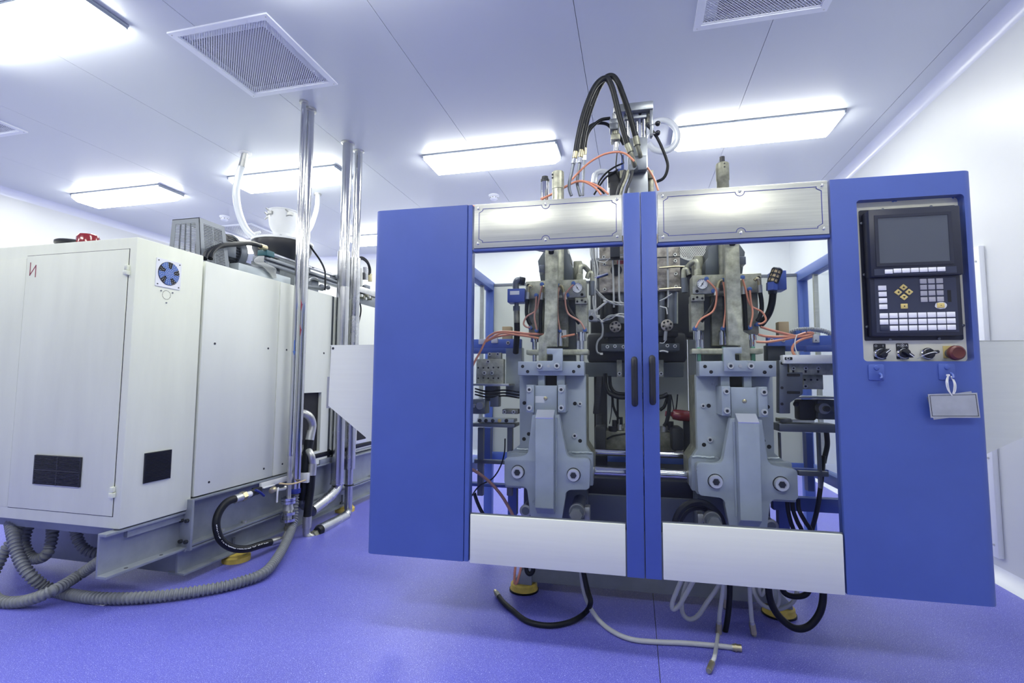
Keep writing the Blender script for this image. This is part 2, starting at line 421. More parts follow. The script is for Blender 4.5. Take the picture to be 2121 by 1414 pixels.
# ------------------------------------------------------------------ air vents
vl = ['square perforated ceiling air vent between the cut-off lamp and the steel pipes', 'square perforated ceiling air vent cut by the top edge, right of centre',
      'perforated ceiling air vent cut by the left edge above the cabinet', 'far ceiling air vent behind the clear hose and the hopper']
tm = None
for (x, y), l in zip(VENTS, vl):
    t = thing('ceiling_vent', l, 'air vent', None, 'ceiling air vents'); ROOTS.remove(t)
    if tm is None:
        m = MB(); w = VS
        for a, b, z0, z1 in ((w, w-.038, -.010, .002), (w-.036, w-.046, -.004, .004)):
            m.box((-a, -a, z0), (a, -b, z1)); m.box((-a, b, z0), (a, a, z1)); m.box((-a, -b, z0), (-b, b, z1)); m.box((b, -b, z0), (a, b, z1))
        f1 = m.build('frame', 'vent_white', t)
        i = w-.036
        f2 = bx((-i, -i, .000), (i, i, .0008)).build('perforated_sheet', 'vent_sheet', t)
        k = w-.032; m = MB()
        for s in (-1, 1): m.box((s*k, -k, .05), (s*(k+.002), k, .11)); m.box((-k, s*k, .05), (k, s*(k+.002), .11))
        f3 = m.split('plenum_side', 'vent_filter', t); f4 = bx((-k, -k, .11), (k, k, .12)).build('filter', 'vent_filter', t)  # sides take the dark filter colour so only the added white strips look bright
        m = MB()
        for sx in (-1, 1):
            for sy in (-1, 1): m.cyl((sx*(w-.019), sy*(w-.019), -.012), (sx*(w-.019), sy*(w-.019), -.009), .004, n=8)
        f5 = m.split('screw', 'steel', t); tm = (f1, f2, *f3, f4, *f5)
    else:
        for p in tm: copy(p, p.name.split('.')[0], t, (0, 0, 0))
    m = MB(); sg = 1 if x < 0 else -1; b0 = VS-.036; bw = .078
    m.box((-b0, -b0, .018), (b0, -b0+bw, .020)); m.build('bright_margin_strip', 'vent_white', t); m = MB(); m.box((sg*b0, -b0+bw, .018), (sg*(b0-bw), b0, .020)); m.build('bright_margin_strip', 'vent_white', t)  # white strips made up to imitate the bright margin on the camera side
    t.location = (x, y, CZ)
for (x, y), l in (((-5.055, 5.14), 'small white smoke detector on the ceiling above the grey motor guard'), (LZ(1023, 404, CZ)[:2], 'small white smoke detector just above the left edge of the glazed door')):
    t = thing('smoke_detector', l, 'smoke detector', None, 'smoke detectors')
    MB().lathe((x, y, CZ), (0, 0, -1), [(0, .058), (.012, .058), (.02, .05), (.022, .044)], 24).build('base', 'vent_white', t)
    MB().lathe((x, y, CZ-.02), (0, 0, -1), [(0, .042), (.022, .044), (.034, .034), (.038, .02)], 24).build('sensor_head', 'vent_white', t)
    m = MB()
    for k in range(8): a = k*math.pi/4; m.box((x+.040*math.cos(a)-.006, y+.040*math.sin(a)-.006, CZ-.036), (x+.040*math.cos(a)+.006, y+.040*math.sin(a)+.006, CZ-.031))
    m.split('sensor_slot', 'black_matte', t)

# ================================================================== LEFT: CABINET AND EXTRUDER
XS = -2.46                                  # plane of the white side panels
yc0, yc1, zc0, zc1 = 1.963, 2.367, .402, 1.862
cb = thing('control_cabinet', 'white steel control cabinet with two front doors, at the left edge', 'cabinet')
bx((-3.95, yc0, zc0), (XS, yc1, zc1)).build('body', 'cabinet_white', cb, bevel=.006)
def FY(px, py): p = LY(px, py, yc0); return p[0], p[2]
a = FY(58, 525); b = FY(268, 515); c = FY(234, 1070); xe = (b[0]+c[0])/2; zt, zb_ = b[1]-.002, c[1]+.002
for x0, x1, dz, pr_ in ((FY(58, 525)[0], xe, 0, .0045), (-3.90, FY(58, 525)[0], -.012, .003)):
    dr = bx((x0+.003, yc0-pr_, zb_), (x1, yc0-.001, zt+dz)).build('door', 'cabinet_white', cb, bevel=.003)
    if x1 == xe:
        m = MB(); m.box((xe, yc0-.0006, zb_-.003), (xe+.0035, yc0+.001, zt+.003)); m.box((x0, yc0-.0006, zb_-.0035), (xe, yc0+.001, zb_)); m.box((x0, yc0-.0006, zt), (xe, yc0+.001, zt+.003)); m.build('door_gap', 'dark_gap', dr)
        for py, pxx in ((560, 262), (1018, 233)):
            q = FY(pxx, py)
            m = MB(); m.box((xe-.012, yc0-.020, q[1]-.026), (xe+.014, yc0-.001, q[1]-.002)); m.box((xe-.008, yc0-.018, q[1]), (xe+.010, yc0-.001, q[1]+.026)); m.split('hinge', 'cabinet_white', dr, bevel=.002)
        z2 = lambda x, y: FY(x/3.075, 440+y/3.075)
        m = strokes(MB(), [z2(202, 322), z2(196, 400), z2(236, 338), z2(231, 410)], .0052, 1, yc0-pr_-.0008, yc0-pr_+.0005); m.build('lightning_mark', 'red_mark', dr)
        g = [FY(78, 941), FY(172, 946), FY(168, 1008), FY(74, 1001)]; gx0, gx1 = (g[0][0]+g[3][0])/2, (g[1][0]+g[2][0])/2; gz1, gz0 = g[0][1], g[3][1]
        m = MB(); m.box((gx0, yc0-pr_-.002, gz0), (gx1, yc0-pr_, gz1)); m.build('grille_backing', 'black_matte', dr)
        m = MB(); nz = 22
        for k in range(nz): z = gz0+(gz1-gz0)*(k+.5)/nz; m.box((gx0, yc0-pr_-.009, z-.0022), (gx1, yc0-pr_-.001, z+.0018))
        for k in (0, .5, 1): x = gx0+(gx1-gx0)*k; m.box((x-.004, yc0-pr_-.008, gz0), (x+.004, yc0-pr_-.001, gz1))
        zz = (gz0+gz1)/2; m.box((gx0, yc0-pr_-.008, zz-.005), (gx1, yc0-pr_-.001, zz+.005)); m.build('vent_grille', 'black_plastic', dr, label='black louvred vent grille')
def FXc(x, y, X=XS): p = LX(x/3.075, 440+y/3.075, X); return p[1], p[2]
p = [FXc(995, 287), FXc(1152, 322), FXc(1147, 492), FXc(985, 468)]
fy0, fy1, fz1, fz0 = (p[0][0]+p[3][0])/2, (p[1][0]+p[2][0])/2, (p[0][1]+p[1][1])/2, (p[2][1]+p[3][1])/2
cy_, cz_ = FXc(1072, 390); fr_ = .42*(fz1-fz0)
fan = MB().prism(rrect(fy0, fy1, fz0, fz1, .004), 0, XS, XS+.004).build('fan_plate', 'label_white', cb, label='clear white square fan cover')
m = MB(); m.cyl((XS+.004, cy_, cz_), (XS+.0055, cy_, cz_), fr_, n=32); m.build('fan_well', 'black_matte', fan)
m = MB(); m.cyl((XS+.0055, cy_, cz_), (XS+.0085, cy_, cz_), fr_*.42, n=24)
for k in range(5):
    a0 = k*2*math.pi/5+.4; pts = [(cy_+fr_*q*math.cos(a0+w_), cz_+fr_*q*math.sin(a0+w_)) for q, w_ in ((.35, 0), (.97, .12), (.99, .45), (.96, .85), (.36, .7))]
    m.prism(pts, 0, XS+.0055, XS+.0075)
m.build('fan_rotor', 'fan_blue', fan)
m = MB(); rnd = random.Random(2)
for rr_, nn_ in ((.0, 1), (.14, 6), (.28, 11), (.43, 16), (.6, 20), (.76, 24), (.9, 26)):
    for k in range(nn_):
        a0 = 2*math.pi*k/nn_+rr_*3; yy, z3 = cy_+fr_*rr_*math.cos(a0), cz_+fr_*rr_*math.sin(a0); m.cyl((XS+.0086, yy, z3), (XS+.0096, yy, z3), .0017, n=6)
m.build('cover_perforation', 'label_white', fan, kind='stuff')
m = MB()
for yy in (fy0+.012, fy1-.012):
    for z3 in (fz0+.012, fz1-.012): m.cyl((XS+.003, yy, z3), (XS+.006, yy, z3), .0035, n=8)
m.split('fan_screw', 'machine_dark', fan)
m = MB(); dy, dz = FXc(1060, 525)
for k in range(24): a0 = k*math.pi/12; m.cyl((XS, dy+.024*math.cos(a0), dz+.024*math.sin(a0)), (XS+.0012, dy+.024*math.cos(a0), dz+.024*math.sin(a0)), .0016, n=6)
m.build('sounder_holes', 'machine_dark', cb, kind='stuff')
for q in ((1025, 497), (1098, 511), (1058, 575)):
    yy, z3 = FXc(*q); MB().cyl((XS, yy, z3), (XS+.004, yy, z3), .004, n=8).build('screw', 'gunmetal', cb)
g = [LX(300, 938, XS), LX(353, 931, XS), LX(353, 989, XS), LX(299, 1001, XS)]; gy0, gy1, gz1, gz0 = g[0][1], g[1][1], (g[0][2]+g[1][2])/2, (g[2][2]+g[3][2])/2
bx((XS, gy0, gz0), (XS+.002, gy1, gz1)).build('grille_backing', 'black_matte', cb)
m = MB()
for k in range(22): z = gz0+(gz1-gz0)*(k+.5)/22; m.box((XS+.001, gy0, z-.0022), (XS+.009, gy1, z+.0018))
for y in (gy0, gy1): m.box((XS+.001, y-.003, gz0), (XS+.008, y+.003, gz1))
m.build('vent_grille', 'black_plastic', cb, label='black louvred vent grille')
# plinth and channel under the cabinet
bx((-3.95, yc0+.06, .345), (XS-.02, yc1, zc0)).build('plinth', 'beam_grey', cb)
y0, y1, zz0, zz1 = 1.905, 2.345, .185, .395
m = MB(); m.prism([(XS-.055, zz0), (XS+.01, zz0), (XS+.01, zz0+.014), (XS-.043, zz0+.014), (XS-.043, zz1-.014), (XS-.005, zz1-.014), (XS-.005, zz1), (XS-.055, zz1)], 1, y0, y1)
ch = m.build('support_channel', 'beam_grey', cb, bevel=.002)
m = MB(); m.box((XS-.05, y1-.002, zz0-.005), (XS+.035, y1+.014, .46)); m.build('end_plate', 'beam_grey', ch, bevel=.002)
m = MB()
for z in (zz0+.045, zz0+.16):
    for x in (XS-.025, XS+.012): m.cyl((x, y1-.018, z), (x, y1-.002, z), .011, n=6)
m.split('bolt', 'machine_dark', ch)
m = MB()
for y in (2.02, 2.21): m.cyl((XS-.012, y, zz0+.0135), (XS-.012, y, zz0+.0148), .009, n=12)
m.split('bolt_hole', 'dark_gap', ch)
# beacon on the cabinet
t = thing('warning_beacon', 'red warning beacon with black base on top of the white control cabinet', 'beacon')
q = LY(184, 490, 2.10); bxn, bz = q[0], zc1+.012
MB().lathe((bxn-.10, 2.10, bz), (0, 0, 1), [(0, .085), (.012, .085), (.016, .09), (.030, .09), (.034, .084)], 28).build('base', 'black_plastic', t)
pf = [(0, .054), (.05, .054), (.066, .046), (.072, .03)]
MB().lathe((bxn-.004, 2.10, bz+.002), (0, 0, 1), pf, 12).build('lens', 'red_lens', t)

# ------------------------------------------------------------------ extruder body, panels, frame
ex = thing('extruder_machine', 'long machine with tall white side panels on grey steel beams, behind the control cabinet', 'machine')
ZT, ZB = 1.835, .462
bx((-3.75, 2.47, .47), (XS-.03, 5.3, ZT-.02)).build('body', 'panel_white', ex)
bx((-3.75, 2.415, .456), (XS-.034, 2.47, ZT-.03)).build('gap_shade_block', 'black_matte', ex)  # black block added to stand for the shade in the gap beside the cabinet
def panel(y0, y1, hole=None, z0=ZB, nm='side_panel', x=XS):
    m = MB()
    if hole is None: m.box((x-.028, y0, z0), (x, y1, ZT))
    else:
        hy0, hy1, hz0, hz1 = hole
        for a_, b_ in (((y0, z0), (hy0, ZT)), ((hy1, z0), (y1, ZT)), ((hy0, z0), (hy1, hz0)), ((hy0, hz1), (hy1, ZT))): m.box((x-.028, a_[0], a_[1]), (x, b_[0], b_[1]))
    return m.build(nm, 'panel_white', ex, bevel=0 if hole else .006)
ys1 = 3.025
P1 = panel(2.385, ys1-.003); P2 = panel(ys1+.003, 3.215)
h0 = LX(622, 814, XS); h1 = LX(662, 933, XS)
P3 = panel(3.221, 3.655, (h0[1], h1[1], h1[2], h0[2])); P4 = panel(3.70, 5.25, None, .50)
bx((XS-.045, 3.655, .45), (XS-.012, 3.70, ZT)).build('panel_post', 'grey_paint_dark', ex)
for yy in (h0[1],): bx((XS-.0305, h0[1]-.01, h1[2]-.01), (XS-.0285, h1[1]+.01, h0[2]+.01)).build('opening_recess', 'black_matte', ex)
m = MB()
for (x, y) in ((463, 1288), (952, 1332), (1120, 1345), (1462, 1377)): q = B3(x, y, XS); m.cyl((XS-.001, q[1], q[2]), (XS+.002, q[1], q[2]), .007, n=10)
for (x, y) in ((155, 937), (490, 855), (603, 826), (836, 770), (1090, 708), (856, 150)): q = B4(x, y, XS); m.cyl((XS-.001, q[1], q[2]), (XS+.002, q[1], q[2]), .007, n=10)
m.split('panel_screw', 'machine_dark', ex)
q0 = B4(1045, 595, XS); q1 = B4(1110, 690, XS)
m = MB(); m.box((XS, q0[1], q1[2]), (XS+.01, q1[1], q0[2])); pk = m.build('inspection_hatch', 'label_white', ex, bevel=.003)
bx((XS+.01, q0[1]+.02, q1[2]+.03), (XS+.012, q1[1]-.015, q0[2]-.02)).build('hatch_window', 'black_matte', pk)
def ibeam(nm, z0, z1, yA, yB, xo, fl=.055, t=.013):
    m = MB(); xm = xo-fl
    m.prism([(xo, z0), (xo, z0+t), (xm+.008, z0+t), (xm+.008, z1-t), (xo, z1-t), (xo, z1), (xm-fl, z1), (xm-fl, z1-t), (xm-.008, z1-t), (xm-.008, z0+t), (xm-fl, z0+t), (xm-fl, z0)], 1, yA, yB)
    return m.build(nm, 'beam_grey', ex, bevel=.002)
ub = ibeam('frame_beam', .192, .455, 2.365, 5.3, XS+.012); lb = ibeam('frame_beam', .045, .188, 2.335, 5.3, XS+.012)
bx((-3.75, 2.345, .05), (XS-.055, 2.372, .34)).build('cross_beam', 'beam_grey', ex, bevel=.002)
m = MB()
for y in (2.62, 2.80, 3.4, 3.9, 4.4): m.cyl((XS-.018, y, .205), (XS-.018, y, .219), .014, n=6)
m.split('beam_bolt', 'steel', ub)
MB().cyl((XS-.05, 2.725, .395), (XS-.042, 2.725, .395), .016).build('cable_hole', 'black_matte', ub)
for y, nm in ((2.72, 0), (3.93, 1)):
    pd = MB().lathe((XS+.006, y, 0), (0, 0, 1), [(0, .082), (.028, .082), (.032, .078), (.036, .070), (.045, .068)], 24).build('levelling_pad', 'yellow_pad', ex)
    m = MB(); m.cyl((XS-.02, y, .04), (XS-.02, y, .135), .010, n=10); m.cyl((XS-.02, y, .058), (XS-.02, y, .075), .02, n=6); m.build('levelling_screw', 'gunmetal', pd)

# ------------------------------------------------------------------ on top of the extruder
t = thing('motor_guard', 'grey louvred motor guard on top of the extruder, behind the control cabinet', 'motor guard')
xg = -2.66; yg = LX(413, 450, xg)[1]; zg = LX(413, 450, xg)[2]; xl = LY(357, 455, yg)[0]; ygb = yg+.20; zg0 = ZT
def cage_face(A, B, C_, D, nb, nc, off):
    """A,B top corners, C_,D bottom corners (below B, A); slotted sheet made of stiles and thin bars"""
    A, B, C_, D = map(Vector, (A, B, C_, D)); n = (B-A).cross(D-A).normalized()*.004; m = MB()
    def P(s, t): return A.lerp(B, s).lerp(D.lerp(C_, s), t)
    def slab(s0, s1, t0, t1):
        q = [P(s0, t0), P(s1, t0), P(s1, t1), P(s0, t1)]; m.add([*q, *[k+n for k in q]], [(0, 1, 2, 3), (7, 6, 5, 4), (0, 4, 5, 1), (1, 5, 6, 2), (2, 6, 7, 3), (3, 7, 4, 0)])
    slab(0, .14, 0, 1); slab(.86, 1, 0, 1); slab(.14, .86, 0, .10); slab(.14, .86, .93, 1)
    for k in range(1, nc): s = .14+.72*k/nc; slab(s-.02, s+.02, .1, .93)
    for k in range(nb): tt = .10+.83*(k+.5)/nb; slab(.14, .86, tt-.008, tt+.008)
    return m
sx = .035
cage_face((xl, yg, zg), (xg, yg, zg), (xg+sx, yg, zg0), (xl-.02, yg, zg0), 26, 4, 0).build('front_louvre', 'gunmetal', t)
cage_face((xg, yg, zg), (xg, ygb, zg), (xg+sx, ygb+.03, zg0), (xg+sx, yg, zg0), 26, 2, 0).build('side_louvre', 'gunmetal', t)
cage_face((xg, ygb, zg), (xl, ygb, zg), (xl-.02, ygb+.03, zg0), (xg+sx, ygb+.03, zg0), 26, 4, 0).build('rear_louvre', 'gunmetal', t)
m = MB(); m.box((xl, yg, zg-.004), (xg, ygb, zg)); m.build('top_sheet', 'gunmetal', t)
# motor
t = thing('electric_motor', 'dark finned electric motor with terminal box beside the louvred guard', 'motor')
xm = -2.80; zm = 2.03
def YX(x, y, X=-2.68): return B3(x, y, X)
ya = yg+.25; yb = YX(735, 480)[1]+.02
MB().cyl((xm, ya, zm), (xm, yb-.05, zm), .112, n=28).build('body', 'gunmetal', t)
m = MB()
for k in range(36): a0 = k*math.pi/18; c_, s_ = math.cos(a0), math.sin(a0); m.cyl((xm+.118*c_, ya+.02, zm+.118*s_), (xm+.118*c_, yb-.06, zm+.118*s_), .0045, n=5)
m.build('cooling_fins', 'machine_dark', t, kind='stuff')
MB().lathe((xm, yb-.06, zm), (0, 1, 0), [(0, .132), (.05, .132), (.075, .12), (.08, .09)], 28).build('fan_cowl', 'gunmetal', t)
MB().lathe((xm, ya-.02, zm), (0, 1, 0), [(0, .13), (.03, .13), (.032, .11)], 28).build('end_shield', 'machine_dark', t)
q0 = YX(545, 340, -2.66); q1 = YX(655, 510, -2.66); bx((-2.74, q0[1], q1[2]), (-2.655, q1[1], q0[2])).build('terminal_box', 'gunmetal', t, bevel=.008)
q = YX(572, 520, -2.70); MB().lathe((-2.70, q[1], ZT), (0, 0, 1), [(0, .026), (.06, .026), (.065, .018), (.1, .018)], 10).build('cable_gland', 'steel', t)
m = MB(); e = YX(502, 275, -2.80); m.tube([(xm, e[1]+.022*math.cos(a_), zm+.15+.022*math.sin(a_)) for a_ in [k*math.pi/6 for k in range(13)]], .006, 8, 2); m.cyl((xm, e[1], zm+.10), (xm, e[1], zm+.13), .008); m.build('lifting_eye', 'steel', t)
bx((xm-.09, ya+.03, ZT-.01), (xm+.09, yb-.08, zm-.10)).build('foot', 'machine_dark', t)
# hopper with drum
t = thing('material_hopper', 'white metal feed hopper bowl standing on a black drum, behind the steel pipes', 'hopper')
yh = 3.95; c0 = LY(588, 440, yh); s_ = (c0[1]**2+c0[0]**2)**.5/F; xh = c0[0]
def zz(py): return LY(588, py, yh)[2]
r_ = 25.5*s_*1.02
MB().lathe((xh, yh, 0), (0, 0, 1), [(zz(485), r_*.62), (zz(478), r_*.80), (zz(468), r_*.95), (zz(457), r_), (zz(441), r_), (zz(440), r_*1.04), (zz(438.5), r_*1.04), (zz(438), r_*.9)], 32).build('bowl', 'label_white', t, label='white bowl')
MB().lathe((xh, yh, 0), (0, 0, 1), [(zz(503), r_*.70), (zz(500), r_*.62), (zz(488), r_*.60), (zz(485), r_*.66)], 28).build('neck', 'label_white', t)
MB().lathe((xh, yh, 0), (0, 0, 1), [(zz(548), 52*s_*.8), (zz(520), 52*s_), (zz(506), 52*s_), (zz(505), 54*s_), (zz(502.5), 54*s_), (zz(502), 20*s_)], 36).build('drum', 'black_plastic', t, label='black drum')
m = MB(); m.lathe((xh, yh, 0), (0, 0, 1), [(zz(506), 54.5*s_), (zz(502), 54.5*s_), (zz(501.5), 50*s_)], 36); m.build('drum_rim', 'label_white', t)
bx((xh-.18, yh-.18, ZT-.02), (xh+.18, yh+.18, zz(547))).build('stand', 'grey_paint_dark', t)
for k, a0 in enumerate((math.pi*1.08, math.pi*1.42, math.pi*1.85)):
    m = MB(); cx, cy2 = xh+r_*1.05*math.cos(a0), yh+r_*1.05*math.sin(a0)
    m.box((cx-.02, cy2-.02, zz(452)), (cx+.02, cy2+.02, zz(446))); m.cyl((cx, cy2, zz(449)), (cx-.03, cy2-.03, zz(441)), .008, n=8); m.cyl((cx, cy2, zz(449)), (cx-.03, cy2-.02, zz(455)), .008, n=8); m.build('wing_clamp', 'steel', t)
m = MB(); m.tube([(xh-.12, yh-.14, zz(500)), (xh-.17, yh-.15, zz(498)), (xh-.18, yh-.15, zz(491)), (xh-.13, yh-.14, zz(487))], .013, 8); m.build('neck_handle', 'label_white', t)
m = MB(); m.ball((xh+.05, yh-r_*.7, zz(497)), .024); m.build('clamp_knob', 'gunmetal', t)
# guide rail
t = thing('guide_rail', 'grey twin guide rail with piston rod running along the top of the extruder', 'rail')
XR = -2.66
a0 = B3(935, 480, XR); zr = a0[2]; yA = a0[1]
m = MB(); m.box((XR-.12, yA, zr-.045), (XR-.02, 5.0, zr+.0)); m.box((XR-.02, yA+.01, zr-.03), (XR, 5.0, zr-.012)); m.box((XR-.02, yA+.01, zr-.07), (XR+.004, 5.0, zr-.048)); m.build('rail', 'gunmetal', t, bevel=.002)
MB().cyl((XR-.03, yA, zr+.032), (XR-.03, 4.6, zr+.032), .014).build('piston_rod', 'chrome', t)
for y in (yA+.035, 4.05, 4.55): bx((XR-.075, y-.04, zr), (XR+.01, y+.04, zr+.042)).build('rod_clamp', 'teal' if y < 3.2 else 'gunmetal', t, bevel=.003)
for y in (yA+.15, 3.75, 4.3): bx((XR-.10, y-.05, ZT-.01), (XR-.04, y+.05, zr-.045)).build('rail_foot', 'gunmetal', t)
t = thing('junction_box', 'grey junction box with a spray of thin cables beside the rail', 'junction box')
q0 = B3(735, 560, -2.62); q1 = B3(1160, 700, -2.62)
bx((-2.80, q0[1]-.05, ZT-.01), (-2.62, q1[1], q0[2])).build('case', 'grey_paint', t, bevel=.006)
bx((-2.83, q0[1]+.05, q0[2]), (-2.70, q1[1]-.08, q0[2]+.04)).build('lid', 'gunmetal', t, bevel=.004)
for k in range(7):
    x = 840+k*13; a_ = B3(870+k*7, 490, -2.66); m = MB()
    m.tube([a_, B3(x-10, 520, -2.64), B3(x, 550, -2.61), B3(x+60+k*6, 575+k*4, -2.60), B3(965+k*9, 640, -2.60), B3(1000+k*4, 690, -2.60)], .0045, 6, 6); m.build('cable', 'cable_grey', t)
# air treatment set at the far end of the machine
t = thing('air_valve_set', 'small cluster of valves and fittings at the far end of the extruder', 'valve set')
XV = -2.55
def V3(x, y, X=XV): return B3(x, y, X)
for x, y0_, y1_, r2, mm in ((1800, 600, 760, .018, 'steel'), (1845, 590, 700, .024, 'chrome'), (1885, 650, 720, .02, 'brass'), (1815, 640, 700, .026, 'machine_dark')):
    p0, p1 = V3(x, y1_), V3(x, y0_); MB().cyl(p0, p1, r2, n=12).build('fitting', mm, t)
p0 = V3(1770, 780); p1 = V3(1900, 740); bx((XV-.08, p0[1], p0[2]-.03), (XV, p1[1]+.2, p0[2]+.03)).build('manifold_bar', 'steel', t, bevel=.004)
p0 = V3(1770, 870); bx((XV-.10, p0[1], ZT-.02), (XV-.01, p0[1]+.7, p0[2]+.05)).build('bracket', 'gunmetal', t, bevel=.004)
for k in range(6): p0 = V3(1790+k*18, 850+(k % 3)*14); MB().cyl((XV-.01, p0[1], p0[2]), (XV+.03, p0[1], p0[2]), .014, n=8).build('nipple', 'olive_steel' if k % 2 else 'steel', t)
for k, o_ in enumerate((0, 14)):
    m = MB(); m.tube([V3(1775, 505+o_*1.2), V3(1815, 500+o_), V3(1860, 535+o_), V3(1885-o_*.5, 600), V3(1885-o_*.5, 660)], .010, 8); m.build('hose', 'rubber', t)

# ------------------------------------------------------------------ steel pipes down from the ceiling
def decal(pts, c, r, a0, m, nm, parent):
    """flat sticker wrapped on a vertical pipe: pts (arc metres from a0, z)"""
    vs_ = [(c[0]+(r+.0012)*math.cos(a0+x/r), c[1]+(r+.0012)*math.sin(a0+x/r), z) for x, z in pts]
    in_ = [(c[0]+(r-.002)*math.cos(a0+x/r), c[1]+(r-.002)*math.sin(a0+x/r), z) for x, z in pts]; n = len(pts)
    MB().add(vs_+in_, [tuple(range(n)), tuple(range(2*n-1, n-1, -1))]+[(i, (i+1) % n, n+(i+1) % n, n+i) for i in range(n)]).build(nm, m, parent)
def face_ang(c): return math.atan2(-c[1], -c[0])
ca = (-2.36, 3.07)
t = thing('steel_pipe', 'thin steel pipe with a blue arrow, leftmost of the pipes rising to the ceiling', 'pipe', None, 'steel pipes to the ceiling')
MB().cyl((*ca, .60), (*ca, CZ), .0175, n=20).build('tube', 'pipe_steel', t)
MB().lathe((*ca, CZ), (0, 0, -1), [(0, .032), (.016, .032), (.018, .02)], 20).build('ceiling_collar', 'steel', t)
za = LX(602, 730, -2.36)[2]; decal([(-.004, za+.09), (.004, za+.09), (.004, za+.012), (.010, za+.012), (0, za-.02), (-.010, za+.012), (-.004, za+.012)], ca, .0175, face_ang(ca), 'fan_blue', 'flow_arrow', t)
cb_ = (-2.385, 3.17)
t = thing('steel_pipe', 'steel pipe with two red arrows, ending in the grey corrugated hose', 'pipe', None, 'steel pipes to the ceiling')
MB().cyl((*cb_, .325), (*cb_, CZ), .0365, n=28).build('tube', 'pipe_steel', t)
MB().lathe((*cb_, CZ), (0, 0, -1), [(0, .05), (.02, .05), (.022, .038)], 24).build('ceiling_collar', 'steel', t)
MB().lathe((*cb_, .322), (0, 0, 1), [(0, .038), (.03, .039), (.034, .037)], 24).build('tape_wrap', 'blue_mark', t)
for yy in (940, 1170):
    z_ = B3(1262, yy, -2.385)[2]; decal([(-.016, z_+.045), (-.012, z_-.045), (.024, z_+.02), (-.005, z_+.005)], cb_, .0365, face_ang(cb_)+.15, 'red_mark', 'flow_arrow', t)
cc = (-2.405, 3.725)
t = thing('steel_pipe', 'thick steel pipe with clad lower half, left of the far pair rising to the ceiling', 'pipe', None, 'steel pipes to the ceiling')
zj = LX(703, 517, -2.405)[2]; zk = LX(703, 592, -2.405)[2]; ze = LX(688, 1004, -2.405)[2]
MB().cyl((*cc, zj), (*cc, CZ), .042, n=28).build('tube', 'pipe_steel', t)
MB().lathe((*cc, 0), (0, 0, 1), [(ze, .052), (zk-.002, .052), (zk, .0505), (zk+.003, .0505), (zk+.005, .051), (zj, .051), (zj+.004, .044)], 28).build('cladding', 'pipe_clad', t)
MB().lathe((*cc, CZ), (0, 0, -1), [(0, .058), (.006, .058), (.012, .046)], 24).build('ceiling_collar', 'steel', t)
MB().lathe((*cc, ze), (0, 0, -1), [(-.004, .058), (.004, .058), (.006, .03)], 24).build('end_ring', 'chrome', t)
m = MB(); P0 = Vector((*cc, ze+.02))
m.tube([P0, P0+Vector((0, 0, -.05)), (cc[0]+.005, cc[1]-.05, ze-.06), (cc[0]+.03, cc[1]-.18, ze-.085), (cc[0]+.05, cc[1]-.40, ze-.12)], .043, 20); m.build('lower_bend', 'pipe_clad', t)
cd2 = (-2.395, 3.885)
t = thing('steel_pipe', 'slimmer steel pipe, right of the far pair rising to the ceiling', 'pipe', None, 'steel pipes to the ceiling')
zj = LX(723, 529, -2.395)[2]; zk = LX(722, 653, -2.395)[2]; ze = .50
MB().cyl((*cd2, zj), (*cd2, CZ), .034, n=24).build('tube', 'pipe_steel', t)
zn = B4(1000, 860, -2.395)[2]
MB().lathe((*cd2, 0), (0, 0, 1), [(zn, .048), (zk-.002, .048), (zk, .0435), (zk+.003, .0435), (zk+.005, .044), (zj, .044), (zj+.004, .035)], 28).build('cladding', 'pipe_clad', t)
zm_ = B4(990, 1110, -2.395)[2]
MB().lathe((*cd2, 0), (0, 0, 1), [(zm_, .033), (zn+.01, .033)], 24).build('lower_tube', 'pipe_clad', t)
z_ = B4(990, 960, -2.395)[2]; MB().lathe((*cd2, z_), (0, 0, 1), [(-.006, .034), (-.005, .042), (.005, .042), (.006, .034)], 24).build('clamp_ring', 'machine_dark', t)
MB().lathe((*cd2, CZ), (0, 0, -1), [(0, .048), (.006, .048), (.012, .037)], 24).build('ceiling_collar', 'steel', t)
pA = Vector((*cd2, zm_+.02)); pB = Vector(B4(985, 1150, -2.33)); pC = Vector(B4(830, 1230, -2.29))
m = MB(); m.tube([pA, pA+Vector((0, 0, -.04)), pB+Vector((.0, .03, .02)), pB], .034, 20, 6); m.build('elbow', 'pipe_clad', t)
m = MB(); m.cyl(pB+(pB-pC)*.02, pC, .043, n=24); m.build('insulated_run', 'pipe_clad', t)
m = MB(); d_ = (pC-pB).normalized(); m.cyl(pC, pC+d_*.035, .038, .03, n=20); m.build('end_cap', 'rubber', t)
# wall bracket behind the pipes
t = thing('pipe_bracket', 'white steel angle bracket clamping the two near pipes', 'bracket')
zb2 = B4(640, 925, -2.40)[2]
q0 = B4(500, 925, -2.44); m = MB(); m.box((-2.455, q0[1]-.04, zb2-.015), (-2.435, 3.36, zb2+.02)); m.box((-2.455, q0[1]-.04, zb2-.015), (-2.415, 3.0, zb2-.008)); m.build('arm', 'label_white', t, bevel=.002)
q1 = B4(750, 930, -2.36); bx((-2.44, q1[1]-.03, zb2-.04), (-2.33, q1[1]+.015, zb2+.03)).build('end_block', 'label_white', t, bevel=.003)
m = MB(); m.tube([B4(585, 945, -2.335), B4(640, 950, -2.32), B4(690, 942, -2.32), B4(745, 925, -2.325)], .006, 8); m.build('tie_wire', 'tan', t)
